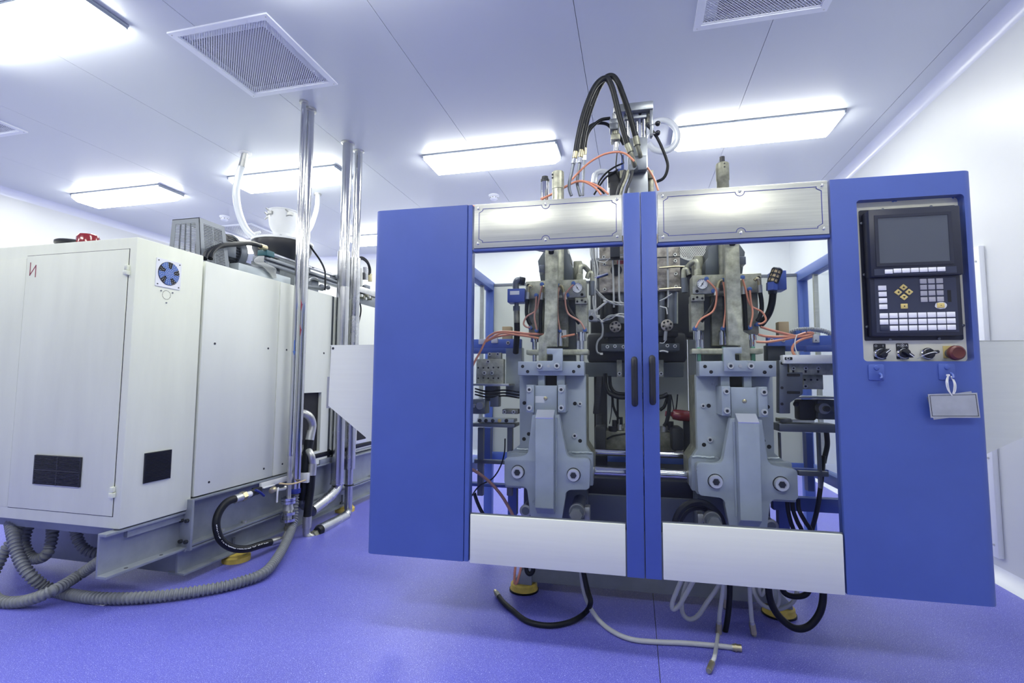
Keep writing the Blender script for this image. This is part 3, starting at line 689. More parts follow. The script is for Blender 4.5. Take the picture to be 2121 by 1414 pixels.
# ball valve set at the foot of the thin pipe
t = thing('valve_assembly', 'stack of flanged steel valves at the foot of the thin pipe', 'valve')
def zv(y): return B4(625, y, -2.36)[2]
prof = [(zv(1240), .016), (zv(1215), .024), (zv(1212), .024), (zv(1205), .016), (zv(1198), .016), (zv(1190), .016)]
MB().lathe((*ca, 0), (0, 0, 1), prof, 16).build('bottom_nut', 'olive_steel', t)
for y in (1170, 1130, 1062, 1043): MB().lathe((*ca, zv(y)), (0, 0, 1), [(-.010, .046), (-.009, .049), (.009, .049), (.010, .046)], 24).build('flange', 'chrome', t)
MB().lathe((*ca, 0), (0, 0, 1), [(zv(1125), .03), (zv(1108), .038), (zv(1085), .032), (zv(1070), .03)], 20).build('valve_body', 'steel', t)
MB().cyl((*ca, zv(1165)), (*ca, zv(1135)), .03, n=18).build('spool', 'steel', t)
MB().cyl((*ca, zv(1040)), (*ca, .62), .016, n=16).build('riser', 'steel', t)
m = MB()
for k in range(4):
    a0 = k*math.pi/2+.5
    for y0_, y1_ in ((1185, 1118), (1075, 1032)): m.cyl((ca[0]+.038*math.cos(a0), ca[1]+.038*math.sin(a0), zv(y0_)), (ca[0]+.038*math.cos(a0), ca[1]+.038*math.sin(a0), zv(y1_)), .0055, n=6)
m.split('flange_bolt', 'gunmetal', t)
tb = B4(620, 965, -2.36); te = B4(540, 988, -2.33)
m = MB(); m.tube([tb, (tb[0]+.01, tb[1]-.02, tb[2]-.008), te], .010, 10); m.build('side_tap', 'steel', t)
m = MB(); d_ = Vector(te); m.lathe(te, (0.35, -1, -.1), [(-.05, .012), (-.03, .020), (-.01, .020), (.0, .017), (.012, .017), (.014, .008)], 12); m.build('tap_nozzle', 'brass', t)
m = MB(); h0_ = B4(578, 970, -2.325); h1_ = B4(570, 1060, -2.325); m.tube([h0_, B4(573, 1000, -2.32), h1_], .006, 8); m.build('tap_lever', 'label_white', t)
# black hydraulic hose looping from beam to valve
t = thing('hydraulic_hose', 'black lettered hydraulic hose looping from the extruder beam to the flanged valve', 'hose')
XH = -2.40
pts = [B4(335, 1030, XH), B4(265, 1060, XH), B4(215, 1125, XH), B4(200, 1200, XH+.01), B4(225, 1285, XH+.02), B4(290, 1335, XH+.03), B4(380, 1345, XH+.04), B4(470, 1320, XH+.045), B4(535, 1302, XH+.045)]
MB().tube(pts, .0225, 14, 10).build('hose_body', 'rubber', t)
m = MB(); sp_ = spline(pts, 24); rn_ = random.Random(3)
for i in range(70, 178):
    p_ = sp_[i]; tan_ = (sp_[i+1]-p_).normalized(); vw = (CAMP-p_).normalized(); nr = (vw-tan_*vw.dot(tan_)).normalized(); up_ = tan_.cross(nr)
    if rn_.random() < .68: m.cyl(p_+nr*.0222-up_*.004*rn_.random(), p_+nr*.0229-up_*.004*rn_.random()+tan_*.003, .0026, n=5)
m.build('printed_lettering', 'label_white', t, kind='stuff')
e0, e1 = Vector(B4(310, 1042, XH)), Vector(B4(352, 1028, XH)); MB().cyl(e0, e1, .026, n=16).build('crimp', 'steel', t)
e2 = Vector(B4(375, 1018, XH)); MB().cyl(e1, e2, .030, n=6).build('hex_nut', 'brass', t); e3 = Vector(B4(410, 1008, XH)); MB().cyl(e2, e3, .018, n=14).build('nipple', 'label_white', t)
e4 = Vector(B4(445, 990, XH-.03)); m = MB(); m.cyl(e3, e4, .022, n=12); m.box((e4.x-.02, e4.y-.02, e4.z-.02), (e4.x+.02, e4.y+.03, e4.z+.02)); m.build('shut_off_valve', 'machine_dark', t)
m = MB(); m.tube([B4(440, 985, XH+.02), B4(465, 997, XH+.02), B4(492, 1020, XH+.02)], .008, 6); m.build('valve_lever', 'blue_mark', t)
f0, f1 = Vector(B4(530, 1304, XH+.045)), Vector(B4(585, 1290, XH+.045)); MB().cyl(f0, f1, .024, n=16).build('crimp', 'steel', t)
MB().tube([f1, Vector(B4(608, 1280, XH+.042)), Vector(B4(624, 1255, -2.36)), Vector((*ca, zv(1235)))], .015, 12).build('end_elbow', 'steel', t)
# hoses with metal elbows at the opening
t = thing('elbow_hose', 'dark hose with a silver elbow coming out of the square panel opening', 'hose')
XE = -2.385
MB().tube([B4(700, 520, XE-.07), B4(735, 518, XE-.03), B4(770, 540, XE), B4(787, 585, XE), B4(782, 630, XE)], .029, 16).build('elbow', 'steel', t)
MB().cyl(B4(780, 622, XE), B4(768, 685, XE), .032, n=18).build('crimp', 'steel', t)
MB().tube([B4(768, 680, XE), B4(755, 760, XE), B4(742, 860, XE), B4(735, 960, XE+.0), B4(728, 1040, XE-.01)], .034, 14).build('hose_body', 'rubber', t)
MB().tube([B4(728, 1035, XE-.01), B4(725, 1060, XE-.02), B4(735, 1085, XE-.05)], .027, 12).build('lower_fitting', 'gunmetal', t)
t = thing('elbow_hose', 'dark hose bending into a hex nut and the low insulated pipe near the floor', 'hose')
XE = -2.335
MB().tube([B4(722, 730, XE-.1), B4(755, 740, XE-.05), B4(780, 775, XE), B4(788, 830, XE)], .025, 14).build('upper_elbow', 'steel', t)
MB().cyl(B4(788, 825, XE), B4(782, 895, XE), .030, n=18).build('crimp', 'steel', t)
MB().tube([B4(782, 890, XE), B4(775, 980, XE), B4(762, 1080, XE), B4(755, 1150, XE)], .028, 14).build('hose_body', 'rubber', t)
MB().cyl(B4(755, 1145, XE), B4(752, 1215, XE), .032, n=18).build('crimp', 'steel', t)
MB().tube([B4(752, 1210, XE), B4(752, 1250, XE), B4(770, 1272, XE+.02), B4(795, 1265, XE+.03)], .027, 16).build('lower_elbow', 'steel', t)
n0, n1 = Vector(B4(790, 1266, XE+.03)), Vector(B4(822, 1246, XE+.04)); MB().cyl(n0, n1, .036, n=6).build('hex_nut', 'olive_steel', t)
t = thing('rubber_pipe', 'dark rubber pipe lying along the beam between panels and frame', 'pipe')
m = MB(); m.cyl((XS-.03, 3.30, .53), (XS-.03, 5.0, .53), .036, n=16); m.build('tube', 'rubber', t)
for y in (3.42, 3.95): MB().cyl((XS-.03, y, .53), (XS-.03, y+.04, .53), .04, n=16).build('sleeve', 'gunmetal', t)
bx((XS-.06, 3.55, .455), (XS+.01, 3.75, .495)).build('saddle', 'beam_grey', t, bevel=.003)

# ------------------------------------------------------------------ corrugated hoses on the floor
def FL(px, py, z=.03): return LZ(px, py, z)
m = MB(); m.tube([(*cb_, .33), (cb_[0]+.005, cb_[1]-.01, .25), (cb_[0]+.06, cb_[1]-.10, .10), FL(560, 1174, .045), FL(500, 1204, .031), FL(420, 1222, .031), FL(310, 1236, .031), FL(200, 1238, .031), FL(110, 1222, .031), LY(62, 1190, 1.98), LY(38, 1150, 1.98), LY(28, 1110, 2.0), LY(22, 1080, 2.05)], .0295, 14, 10, corr=.22, pitch=.0205)
solo(m, 'corrugated_hose', 'corrugated', 'long grey corrugated hose from the red-arrow pipe across the blue floor', 'hose', None, 'corrugated hoses')
m = MB(); m.tube([LY(250, 1130, 2.2), LY(215, 1155, 2.1), FL(165, 1190, .09), FL(105, 1225, .075), FL(40, 1246, .03), FL(-10, 1240, .03), LY(-18, 1200, 1.95), LY(5, 1150, 1.98), LY(32, 1110, 2.02), LY(40, 1075, 2.08)], .029, 14, 10, corr=.22, pitch=.0205)
solo(m, 'corrugated_hose', 'corrugated', 'grey corrugated hose looping over the long one below the cabinet corner', 'hose', None, 'corrugated hoses')
m = MB(); m.tube([LY(60, 1085, 2.15), LY(50, 1120, 2.12), LY(60, 1150, 2.12), LY(78, 1157, 2.12), LY(98, 1145, 2.12), LY(108, 1110, 2.15), LY(108, 1085, 2.18)], .029, 14, 10, corr=.22, pitch=.0205)
solo(m, 'corrugated_hose', 'corrugated', 'short U-shaped corrugated hose hanging under the control cabinet', 'hose', None, 'corrugated hoses')
m = MB(); m.tube([LY(155, 1095, 2.2), LY(165, 1125, 2.2), LY(185, 1142, 2.22), LY(225, 1150, 2.26)], .029, 14, 10, corr=.22, pitch=.0205)
solo(m, 'corrugated_hose', 'corrugated', 'corrugated hose passing behind the steel channel under the cabinet', 'hose', None, 'corrugated hoses')
solo(MB().prism(rrect(FL(193, 1249, 0)[0], FL(227, 1249, 0)[0], FL(193, 1249, 0)[1]-.01, FL(193, 1249, 0)[1]+.02, .004), 2, 0, .004), 'paper_scrap', 'label_white', 'small white scrap on the floor under the long corrugated hose', 'scrap')
# clear hoses from the ceiling
t = thing('clear_hose', 'milky clear hose from the ceiling to the black drum, left of the pipes', 'hose', None, 'clear conveying hoses')
p0 = Vector(LZ(508, 316, CZ)); p9 = Vector((xh-.15, yh-.12, zz(503)))
def yb_(k): return p0.y+(p9.y-p0.y)*k
MB().tube([Vector(LY(502, 342, yb_(.05))), Vector(LY(493, 368, yb_(.1))), Vector(LY(489, 400, yb_(.2))), Vector(LY(495, 440, yb_(.4))), Vector(LY(510, 475, yb_(.6))), Vector(LY(532, 495, yb_(.8))), p9], .031, 14, 10).build('tube', 'hose_clear', t)
MB().cyl(p0, LY(502, 345, yb_(.05)), .026, .034, n=16).build('socket', 'steel', t)
MB().cyl((p0.x, p0.y, CZ-.012), (p0.x, p0.y, CZ), .055, n=20).build('ceiling_flange', 'label_white', t)
t = thing('clear_hose', 'thin milky clear hose from the ceiling behind the near pipes', 'hose', None, 'clear conveying hoses')
p0 = Vector(LZ(658, 401, CZ))
MB().tube([p0, Vector(LY(657, 425, 4.6)), Vector(LY(651, 450, 4.45)), Vector(LY(640, 475, 4.3)), Vector(LY(622, 497, 4.15)), Vector((xh+.2, yh+.03, zz(503)))], .024, 14, 10).build('tube', 'hose_clear', t)
MB().cyl((p0.x, p0.y, CZ-.02), (p0.x, p0.y, CZ), .04, n=18).build('ceiling_flange', 'steel', t)
for k, o_ in enumerate((0, 40)):
    m = MB(); m.tube([B3(370+o_*1.3, 510, -2.50), B3(400+o_, 450, -2.52), B3(500+o_*.5, 400-o_*.2, -2.56), B3(640+o_, 378, -2.60), B3(760+o_, 370, -2.63), B3(870+o_*.2, 390+o_*.1, -2.66), B3(925, 412+o_*.1, -2.67)], .0155, 10, 10)
    t = thing('hydraulic_hose', ('upper' if k == 0 else 'lower')+' of two black hoses arching over the first white side panel to the rail', 'hose', None, 'rail hoses')
    m.build('hose_body', 'rubber', t); MB().cyl(B3(880, 395+o_*.1, -2.66), B3(930, 412+o_*.1, -2.67), .019, n=12).build('crimp', 'brass', t)
m = MB(); m.tube([B3(1305, 355, -2.70), B3(1360, 430, -2.68), B3(1430, 530, -2.66), B3(1470, 620, -2.60), B3(1475, 720, -2.55), B3(1470, 800, -2.55)], .008, 8, 8)
solo(m, 'thin_cable', 'rubber', 'thin black cable dropping to the panel top right of the near pipes', 'cable')
m = MB(); m.tube([B3(1765, 890, -2.44), B3(1795, 930, -2.44), B3(1800, 1000, -2.44), B3(1780, 1100, -2.44), B3(1770, 1200, -2.44), B3(1768, 1300, -2.44)], .007, 8, 8)
solo(m, 'thin_cable', 'rubber', 'thin black cable hanging over the far white panel above the side wing', 'cable')
m = MB(); m.box((-2.62, 3.5, ZT-.005), (-2.52, 3.58, ZT+.07)); t = thing('rail_fitting', 'small silver pipe fitting under the rail between the pipe pairs', 'fitting')
q = B3(1330, 745, -2.56); m = MB(); m.tube([B3(1300, 745, -2.56), B3(1330, 705, -2.56), B3(1375, 690, -2.58), B3(1400, 700, -2.60)], .011, 8); m.build('bent_tube', 'gunmetal', t)
m = MB(); m.tube([B3(1300, 765, -2.55), B3(1380, 775, -2.55), B3(1450, 790, -2.55)], .016, 8); m.ball(B3(1440, 770, -2.55), .025); m.ball(B3(1500, 775, -2.55), .02); m.build('coupling', 'gunmetal', t)

# ================================================================== THE BLUE MACHINE, OUTSIDE
ZD0, ZD1 = .333, 1.967
def bent_panel(u0, u1, rl, rr, t, z0, z1):
    """sheet front with rounded vertical edges, plan outline extruded up"""
    pts = []
    def arc(cx, cy, r, a0, a1):
        for k in range(7): a_ = R(a0+(a1-a0)*k/6); pts.append((cx+r*math.cos(a_), cy+r*math.sin(a_)))
    if rl: arc(u0+rl, rl, rl, 180, 270)
    else: pts.append((u0, 0))
    if rr: arc(u1-rr, rr, rr, 270, 360)
    else: pts.append((u1, 0))
    pts += [(u1, t), (u0, t)]
    return MB().prism(pts, 2, z0, z1)
t = thing('side_cover', 'plain tall blue cover panel on the left of the glazed doors', 'cover panel', MF)
pl = bent_panel(-1.231, -.757, .03, .006, .05, ZD0, ZD1)
pl.box((-1.231, .05, ZD0), (-1.19, .30, ZD1)); pl.box((-1.19, .05, ZD1-.006), (-.757, .30, ZD1)); pl.build('shell', 'blue', t)
bent_panel(-.755, -.734, .004, .004, .05, ZD0+.002, ZD1-.002).build('door_post', 'blue', t)
PUL = None
def screw(parent, u, v, z, r=.0065):
    global PUL
    if PUL is None:
        m = MB(); m.lathe((0, 0, 0), (0, -1, 0), [(0, r), (.0015, r), (.003, r*.6)], 12); PUL = m.build('screw', 'chrome', parent); PUL.location = (u, v, z)
    else: copy(PUL, 'screw', parent, (u, v, z))
def door(name, label, u0, u1, stile, zs0, zs1, zp, uh):
    t = thing(name, label, 'door', MF, 'glazed doors')
    s0, s1 = stile; pu0, pu1 = (u0, s0-.002) if s0 > u0+.1 else (s1+.002, u1)
    bent_panel(s0, s1, .006, .006, .045, ZD0-.006, ZD1+.004).build('stile', 'blue', t, bevel=.002)
    # brushed steel head plate with engraved blue border
    hp = bx((pu0+.004, .004, zs0), (pu1-.004, .030, ZD1)).build('head_plate', 'stainless', t, bevel=.002, label='brushed steel plate with blue line border')
    bx((pu0, .008, zs0-.014), (pu1, .045, zs0-.001)).build('head_rail', 'blue', t, bevel=.002)
    a, b, c, d_ = pu0+.028, pu1-.028, zs0+.026, ZD1-.024; k = .018; um = (a+b)/2; pts = []
    def bump(z, s): return [(um-s*.018*math.cos(R(q)), z-.018*math.sin(R(q))*(1 if z > (c+d_)/2 else -1)) for q in range(0, 181, 20)]
    pts += [(a, c+k), (a, d_-k), (a+k, d_-k*.4), (a+k, d_)] + bump(d_, 1) + [(b-k, d_), (b-k, d_-k*.4), (b, d_-k), (b, c+k), (b-k, c+k*.4), (b-k, c)] + bump(c, -1) + [(a+k, c), (a+k, c+k*.4)]
    strokes(MB(), pts, .0024, 1, .0032, .006, True).build('border_line', 'blue_mark', hp)
    for q in ((a-.004, c-.004), (a-.004, d_+.004), (b+.004, c-.004), (b+.004, d_+.004), (um, d_+.003), (um, c-.003)): screw(hp, q[0], .004, q[1])
    bx((pu0+.003, .000, ZD0-.004), (pu1-.003, .028, zp)).build('kick_plate', 'sheet_white', t, bevel=.003)
    bx((pu0, .012, zp), (pu1, .017, zs0-.014)).build('window_pane', 'pane', t)
    m = MB(); m.box((pu0, .010, zp-.004), (pu1, .022, zp+.004)); m.build('pane_seal', 'gunmetal', t)
    z0, z1 = uh[1], uh[2]; hd = MB(); r = .0135; v0 = -.042
    hd.ring([r*.25, r*.7, r, r, r, r, r*.7, r*.25], [(uh[0], v0, z0), (uh[0], v0, z0+.003), (uh[0], v0, z0+.012), (uh[0], v0, z0+.05), (uh[0], v0, z1-.05), (uh[0], v0, z1-.012), (uh[0], v0, z1-.003), (uh[0], v0, z1)], 16)
    h_ = hd.build('handle', 'black_plastic', t, label='black tube handle')
    m = MB()
    for z in (z0+.022, z1-.022): m.cyl((uh[0], v0, z), (uh[0], .001, z), .0115, n=12)
    m.split('handle_post', 'black_plastic', h_)
    return t
hl0, hl1 = W(1315, 842, -.04), W(1314, 738, -.04); hr0, hr1 = W(1352, 839, -.04), W(1351, 735, -.04)
door('glazed_door', 'glazed blue machine door with steel head plate, left of the centre seam', -.730, .030, (-.042, .030), 1.757, 0, .541, (hl0[0], hl0[2], hl1[2]))
door('glazed_door', 'glazed blue machine door with steel head plate, beside the control terminal', .033, .778, (.033, .099), 1.744, 0, .556, (hr0[0], hr0[2], hr1[2]))
# control housing
co = [W(1773, 415, 0), W(1996, 401, 0), W(2019, 747, 0), W(1790, 749, 0)]
ou0, ou1, oz1, oz0 = (co[0][0]+co[3][0])/2, (co[1][0]+co[2][0])/2, (co[0][2]+co[1][2])/2, (co[2][2]+co[3][2])/2
t = CH = thing('control_housing', 'tall blue control housing with cream recess, right of the glazed doors', 'control housing', MF)
m = MB(); u0, u1, tt = .781, 1.281, .30
m.box((u0, 0, ZD0), (ou0, .047, ZD1))
pl = bent_panel(ou1, u1, 0, .035, tt, ZD0, ZD1); m.add(pl.v, pl.f)
m.box((ou0, 0, oz1), (ou1, .047, ZD1)); m.box((ou0, 0, ZD0), (ou1, .047, oz0)); m.box((.93, .047, ZD0), (ou1, tt, ZD1))
m.build('shell', 'blue', t)
m = MB(); k = .014
for cu, cz2, sx_, sz_ in ((ou0, oz0, 1, 1), (ou1, oz0, -1, 1), (ou0, oz1, 1, -1), (ou1, oz1, -1, -1)):
    m.prism([(cu, cz2), (cu+sx_*k, cz2)]+[(cu+sx_*k-sx_*k*math.sin(R(q)), cz2+sz_*k-sz_*k*math.cos(R(q))) for q in range(0, 91, 15)][1:], 1, .0002, .044)
m.split('recess_corner', 'blue', t)
BP = bx((ou0, .038, oz0), (ou1, .046, oz1)).build('back_plate', 'cream', t, label='cream painted back plate')
m = MB()
for (x, y, w_, h_) in ((400, 128, 14, 3), (385, 133, 8, 2), (855, 100, 14, 3), (868, 92, 3, 6), (825, 103, 6, 4), (868, 250, 2, 12), (872, 290, 2, 6), (890, 395, 2, 8)):
    p = AT(x, y, .038); s1 = w_*.0006; s2 = h_*.0011
    m.prism([(p[0]-s1, p[2]), (p[0]-s1*.3, p[2]+s2), (p[0]+s1, p[2]+s2*.5), (p[0]+s1*.8, p[2]-s2), (p[0]-s1*.5, p[2]-s2*.7)], 1, .0372, .0385)
m.split('paint_smudge', 'blue_light', BP)
# terminal
tm_ = thing('control_terminal', 'black operator terminal with grey screen and rows of keys in the blue housing', 'control terminal', MF)
def quad(pts, v): P = [AT(x, y, v) for x, y in pts]; return (P[0][0]+P[3][0])/2, (P[1][0]+P[2][0])/2, (P[2][2]+P[3][2])/2, (P[0][2]+P[1][2])/2
fv = .034; a = quad([(135, 200), (845, 155), (905, 1140), (185, 1153)], fv)
fp = MB().prism(rrect(a[0], a[1], a[2], a[3], .006), 1, fv, .038).build('flange', 'terminal_black', tm_)
for x, y in ((310, 192), (664, 170), (156, 292), (176, 668), (196, 1050), (365, 1140), (723, 1134), (900, 1038)):
    p = AT(x, y, fv); MB().lathe((p[0], fv, p[2]), (0, -1, 0), [(0, .0055), (.003, .0055), (.004, .003)], 10).build('flange_screw', 'gunmetal', fp)
bv = -.004; a = quad([(190, 213), (853, 165), (896, 1108), (240, 1120)], bv); b = quad([(190, 213), (853, 165), (880, 662), (222, 690)], bv-.018)
MB().box((a[0], bv, a[2]), (a[1], fv, a[3])).build('lower_case', 'terminal_black', tm_, bevel=.004)
zsp = b[2]
MB().box((a[0]-.002, bv-.018, zsp), (a[1]+.004, fv, a[3]+.002)).build('upper_case', 'terminal_black', tm_, bevel=.006)
s_ = quad([(272, 255), (785, 228), (805, 565), (290, 587)], bv-.018)
fvv = bv-.018
sc2 = MB(); e = .012
for q in (((s_[0]-e, s_[2]-e), (s_[0], s_[3]+e)), ((s_[1], s_[2]-e), (s_[1]+e, s_[3]+e)), ((s_[0], s_[3]), (s_[1], s_[3]+e)), ((s_[0], s_[2]-e), (s_[1], s_[2]))): sc2.box((q[0][0], fvv-.003, q[0][1]), (q[1][0], fvv+.001, q[1][1]))
sc2.build('screen_bezel', 'terminal_black', tm_)
bx((s_[0], fvv-.001, s_[2]), (s_[1], fvv+.001, s_[3])).build('screen', 'screen', tm_, label='dark grey blank screen')
kr = quad([(248, 628), (850, 603), (853, 650), (250, 675)], fvv); bx((kr[0], fvv-.0015, kr[2]), (kr[1], fvv+.001, kr[3])).build('function_key_strip', 'terminal_face', tm_)
kf = quad([(250, 697), (848, 680), (868, 1083), (268, 1092)], bv); bx((kf[0], bv-.0012, kf[2]), (kf[1], bv+.001, kf[3])).build('keypad_sheet', 'terminal_face', tm_)
KEYM = {}
def key(x, y, w_, h_, m_, v, dia=False):
    p = AT(x, y, v); kk = (w_, h_, m_, dia)
    if kk not in KEYM:
        sw = w_/3.534*2.0/F*.51*1.02; sh = h_/3.534*2.0/F*.51*1.02
        if dia: mb = MB().prism([(-sw, 0), (0, -sh), (sw, 0), (0, sh)], 1, -.004, .001)
        else: mb = MB().box((-sw, -.004, -sh), (sw, .001, sh))
        o = mb.build('key', m_, tm_, bevel=.0012); o.location = (p[0], v, p[2]); KEYM[kk] = o; return o
    return copy(KEYM[kk], 'key', tm_, (p[0], v, p[2]))
for x, y in ((355, 645), (418, 639), (481, 637), (545, 634), (609, 632), (673, 629), (739, 627)): key(x, y, 46, 29, 'key_white', fvv-.0015)
kb = bv-.0012
for x, y in ((307, 765), (310, 810), (313, 857), (315, 902)): key(x, y, 48, 33, 'key_white', kb)
tri = {0: [(-1, -.6), (1, -.6), (0, .8)], 1: [(.6, -1), (.6, 1), (-.8, 0)], 2: [(-.6, -1), (-.6, 1), (.8, 0)], 3: [(-1, .6), (1, .6), (0, -.8)]}
for i, (x, y) in enumerate(((462, 760), (423, 796), (503, 794), (466, 831))):
    o = key(x, y, 50, 46, 'key_yellow', kb, True); q = MB().prism([(c_[0]*.0050, c_[1]*.0050) for c_ in tri[i]], 1, -.0046, -.0038).build('arrow_mark', 'black_matte', o)
o = key(468, 898, 40, 34, 'key_yellow', kb); MB().prism(rrect(-.0022, .0022, -.0022, .0022, .001), 1, -.0046, -.0038).build('dot_mark', 'black_matte', o)
p = AT(738, 892, kb); rnd = random.Random(7); MB().prism([(p[0]+(.019+.003*rnd.random())*math.cos(k*.42), p[2]+(.013+.003*rnd.random())*math.sin(k*.42)) for k in range(15)], 1, kb-.0006, kb+.0005).build('worn_patch', 'label_white', tm_)
o = key(735, 892, 43, 33, 'key_yellow', kb); MB().prism(rrect(-.0012, .0012, -.0012, .0012, .0004), 1, -.0046, -.0038).build('dot_mark', 'black_matte', o)
for r_i, yy in enumerate((716, 760, 804, 850)):
    for c_i, xx in enumerate((606, 665, 725)): key(xx+r_i*2.4, yy-c_i*2, 39, 33, 'key_grey', kb)
p0, p1 = AT(785, 780, kb), AT(815, 866, kb); bx((p0[0], kb-.0008, p1[2]), (p1[0], kb+.0005, p0[2])).build('card_slot', 'black_matte', tm_)
for r_i, (ya, yb2, xa) in enumerate(((968, 958, 319), (1014, 1005, 321), (1060, 1052, 323))):
    for c_i in range(8): key(xa+c_i*70.0, ya+(yb2-ya)*c_i/7, 49, 34, 'terminal_face' if (r_i == 2 and c_i == 0) else 'key_white', kb)
# selector switches and stop button
def selector(label, x, y, plate, ang, chars):
    p = AT(x, y, .03); t = thing('selector_switch', label, 'switch', MF, 'selector switches'); v = .038
    if plate: MB().prism(rrect(p[0]-.021, p[0]+.021, p[2]-.022, p[2]+.040, .003), 1, v-.003, v).build('legend_plate', 'black_plastic', t)
    MB().lathe((p[0], v-.003, p[2]), (0, -1, 0), [(0, .023), (.010, .023), (.013, .020), (.014, .012)], 24).build('ring', 'chrome', t)
    MB().lathe((p[0], v-.012, p[2]), (0, -1, 0), [(0, .0185), (.012, .0185), (.014, .016)], 24).build('dial', 'black_plastic', t)
    a_ = R(ang); d2 = Vector((math.cos(a_), 0, math.sin(a_))); n2 = Vector((-d2.z, 0, d2.x)); c = Vector((p[0], 0, p[2]))
    def pp(a1, b1): q = c+d2*a1+n2*b1; return (q.x, q.z)
    MB().prism([pp(-.017, -.006), pp(.021, -.006), pp(.024, 0), pp(.021, .006), pp(-.017, .006)], 1, v-.044, v-.024).build('grip', 'black_plastic', t, bevel=.001)
    if plate: MB().prism([pp(.004, -.0015), pp(.023, -.0015), pp(.023, .0015), pp(.004, .0015)], 1, v-.0452, v-.0438).build('pointer', 'label_white', t)
    for ch, dx in chars: text(ch, .0115, 'legend_letter', 'label_white', t, (p[0]+dx, v-.0034, p[2]+.031))
    return t, p
selector('black selector switch marked O and I, left of the row under the terminal', 297, 1245, True, 40, (('O', -.013), ('I', .012)))
t2, p2 = selector('black selector switch marked M and A, second in the row under the terminal', 464, 1243, True, -40, (('M', -.014), ('A', .014)))
m = MB()
for q in range(8): a0 = q*math.pi/4; m.box((p2[0]+.0065*math.cos(a0)-.0012, .0338, p2[2]+.031+.0065*math.sin(a0)-.0012), (p2[0]+.0065*math.cos(a0)+.0012, .0352, p2[2]+.031+.0065*math.sin(a0)+.0012))
m.box((p2[0]-.004, .0338, p2[2]+.0302), (p2[0]+.004, .0352, p2[2]+.0318)); m.box((p2[0]-.0008, .0338, p2[2]+.027), (p2[0]+.0008, .0352, p2[2]+.035)); m.build('legend_symbol', 'label_white', t2)
t3, p3 = selector('black key switch with silver collar and pale tie, third in the row under the terminal', 640, 1245, False, 20, ())
MB().tube([(p3[0]+.012, -.008, p3[2]+.002), (p3[0]-.002, -.016, p3[2]+.004), (p3[0]-.022, .0, p3[2]-.004), (p3[0]-.036, .03, p3[2]-.02)], .0016, 6).build('tie', 'cable_white', t3)
p = AT(822, 1243, .0); t = thing('emergency_stop', 'round dark red emergency stop button on a yellow plate', 'button', MF)
q0, q1 = AT(752, 1188, .036), AT(828, 1278, .036); bx((q0[0], .034, q1[2]), (q1[0], .038, q0[2])).build('yellow_plate', 'key_yellow', t, bevel=.001)
cu = (q0[0]+q1[0])/2+.005; czz = (q0[2]+q1[2])/2-.005
MB().lathe((cu, .034, czz), (0, -1, 0), [(0, .018), (.02, .018), (.021, .02)], 20).build('collar', 'gunmetal', t)
MB().lathe((cu, .014, czz), (0, -1, 0), [(0, .019), (.006, .0265), (.014, .0285), (.026, .027), (.031, .022), (.032, .0205), (.0315, .019)], 32).build('mushroom_head', 'red_button', t)
# hooks with tags
HK = []
for (px, py), l in (((1815, 771), 'empty blue stick-on hook under the first selector switch'), ((1961, 770), 'blue stick-on hook carrying the metal tags')):
    p = W(px, py, -.002); t = thing('coat_hook', l, 'hook', MF, 'stick-on hooks'); HK.append(p); w_ = .0275
    MB().prism(rrect(p[0]-w_, p[0]+w_, p[2]-.031, p[2]+.031, .006), 1, -.005, 0).build('base_plate', 'blue', t, bevel=.0015)
    MB().lathe((p[0], -.005, p[2]+.018), (0, -1, 0), [(0, .010), (.004, .009), (.005, .006)], 16).build('rivet', 'blue', t)
    MB().tube([(p[0]+.010, -.004, p[2]-.004), (p[0]+.011, -.018, p[2]-.012), (p[0]+.006, -.028, p[2]-.024), (p[0]+.001, -.034, p[2]-.020)], .004, 8).build('hook_prong', 'blue', t)
p = HK[1]
def tag(label, pts, v0, nm_):
    t = thing('metal_tag', label, 'tag', MF, 'hanging metal tags'); P = [W(x, y, v0) for x, y in pts]; q = [(a_[0], a_[2]) for a_ in P]
    MB().prism(q, 1, v0, v0+.0015).build('plate', 'tag_metal', t)
    c = Vector((sum(a_[0] for a_ in q)/4, sum(a_[1] for a_ in q)/4)); ins = [tuple(c+(Vector(a_)-c)*.0 + Vector(((a_[0]-c.x)*.93, (a_[1]-c.y)*.86))) for a_ in q]
    strokes(MB(), ins, .0018, 1, v0-.0004, v0+.0006, True).build('border_line', 'black_matte', t)
tag('grey metal tag with black border hanging in front on the blue hook', [(1922, 816), (2024, 813), (2031, 865), (1928, 865)], -.034, 0)
tag('metal tag hanging askew behind the front tag', [(1920, 822), (2012, 810), (2024, 858), (1934, 869)], -.026, 0)
t = thing('cable_tie', 'white plastic ties looping the metal tags onto the blue hook', 'cable tie', MF)
for a_, b_ in (((1964, 776), [(1960, 790), (1963, 806), (1972, 819)]), ((1965, 776), [(1963, 790), (1966, 808), (1970, 817)]), ((1970, 779), [(1976, 793), (1976, 806), (1974, 815)]), ((1972, 780), [(1979, 795), (1979, 808), (1975, 816)])):
    MB().tube([W(*a_, -.026)]+[W(x, y, -.036) for x, y in b_], .0021, 6).build('tie_strand', 'cable_white', t)
m = MB(); q = W(1963, 777, -.034); m.box((q[0]-.004, -.040, q[2]-.003), (q[0]+.004, -.032, q[2]+.004)); m.build('tie_head', 'cable_white', t)
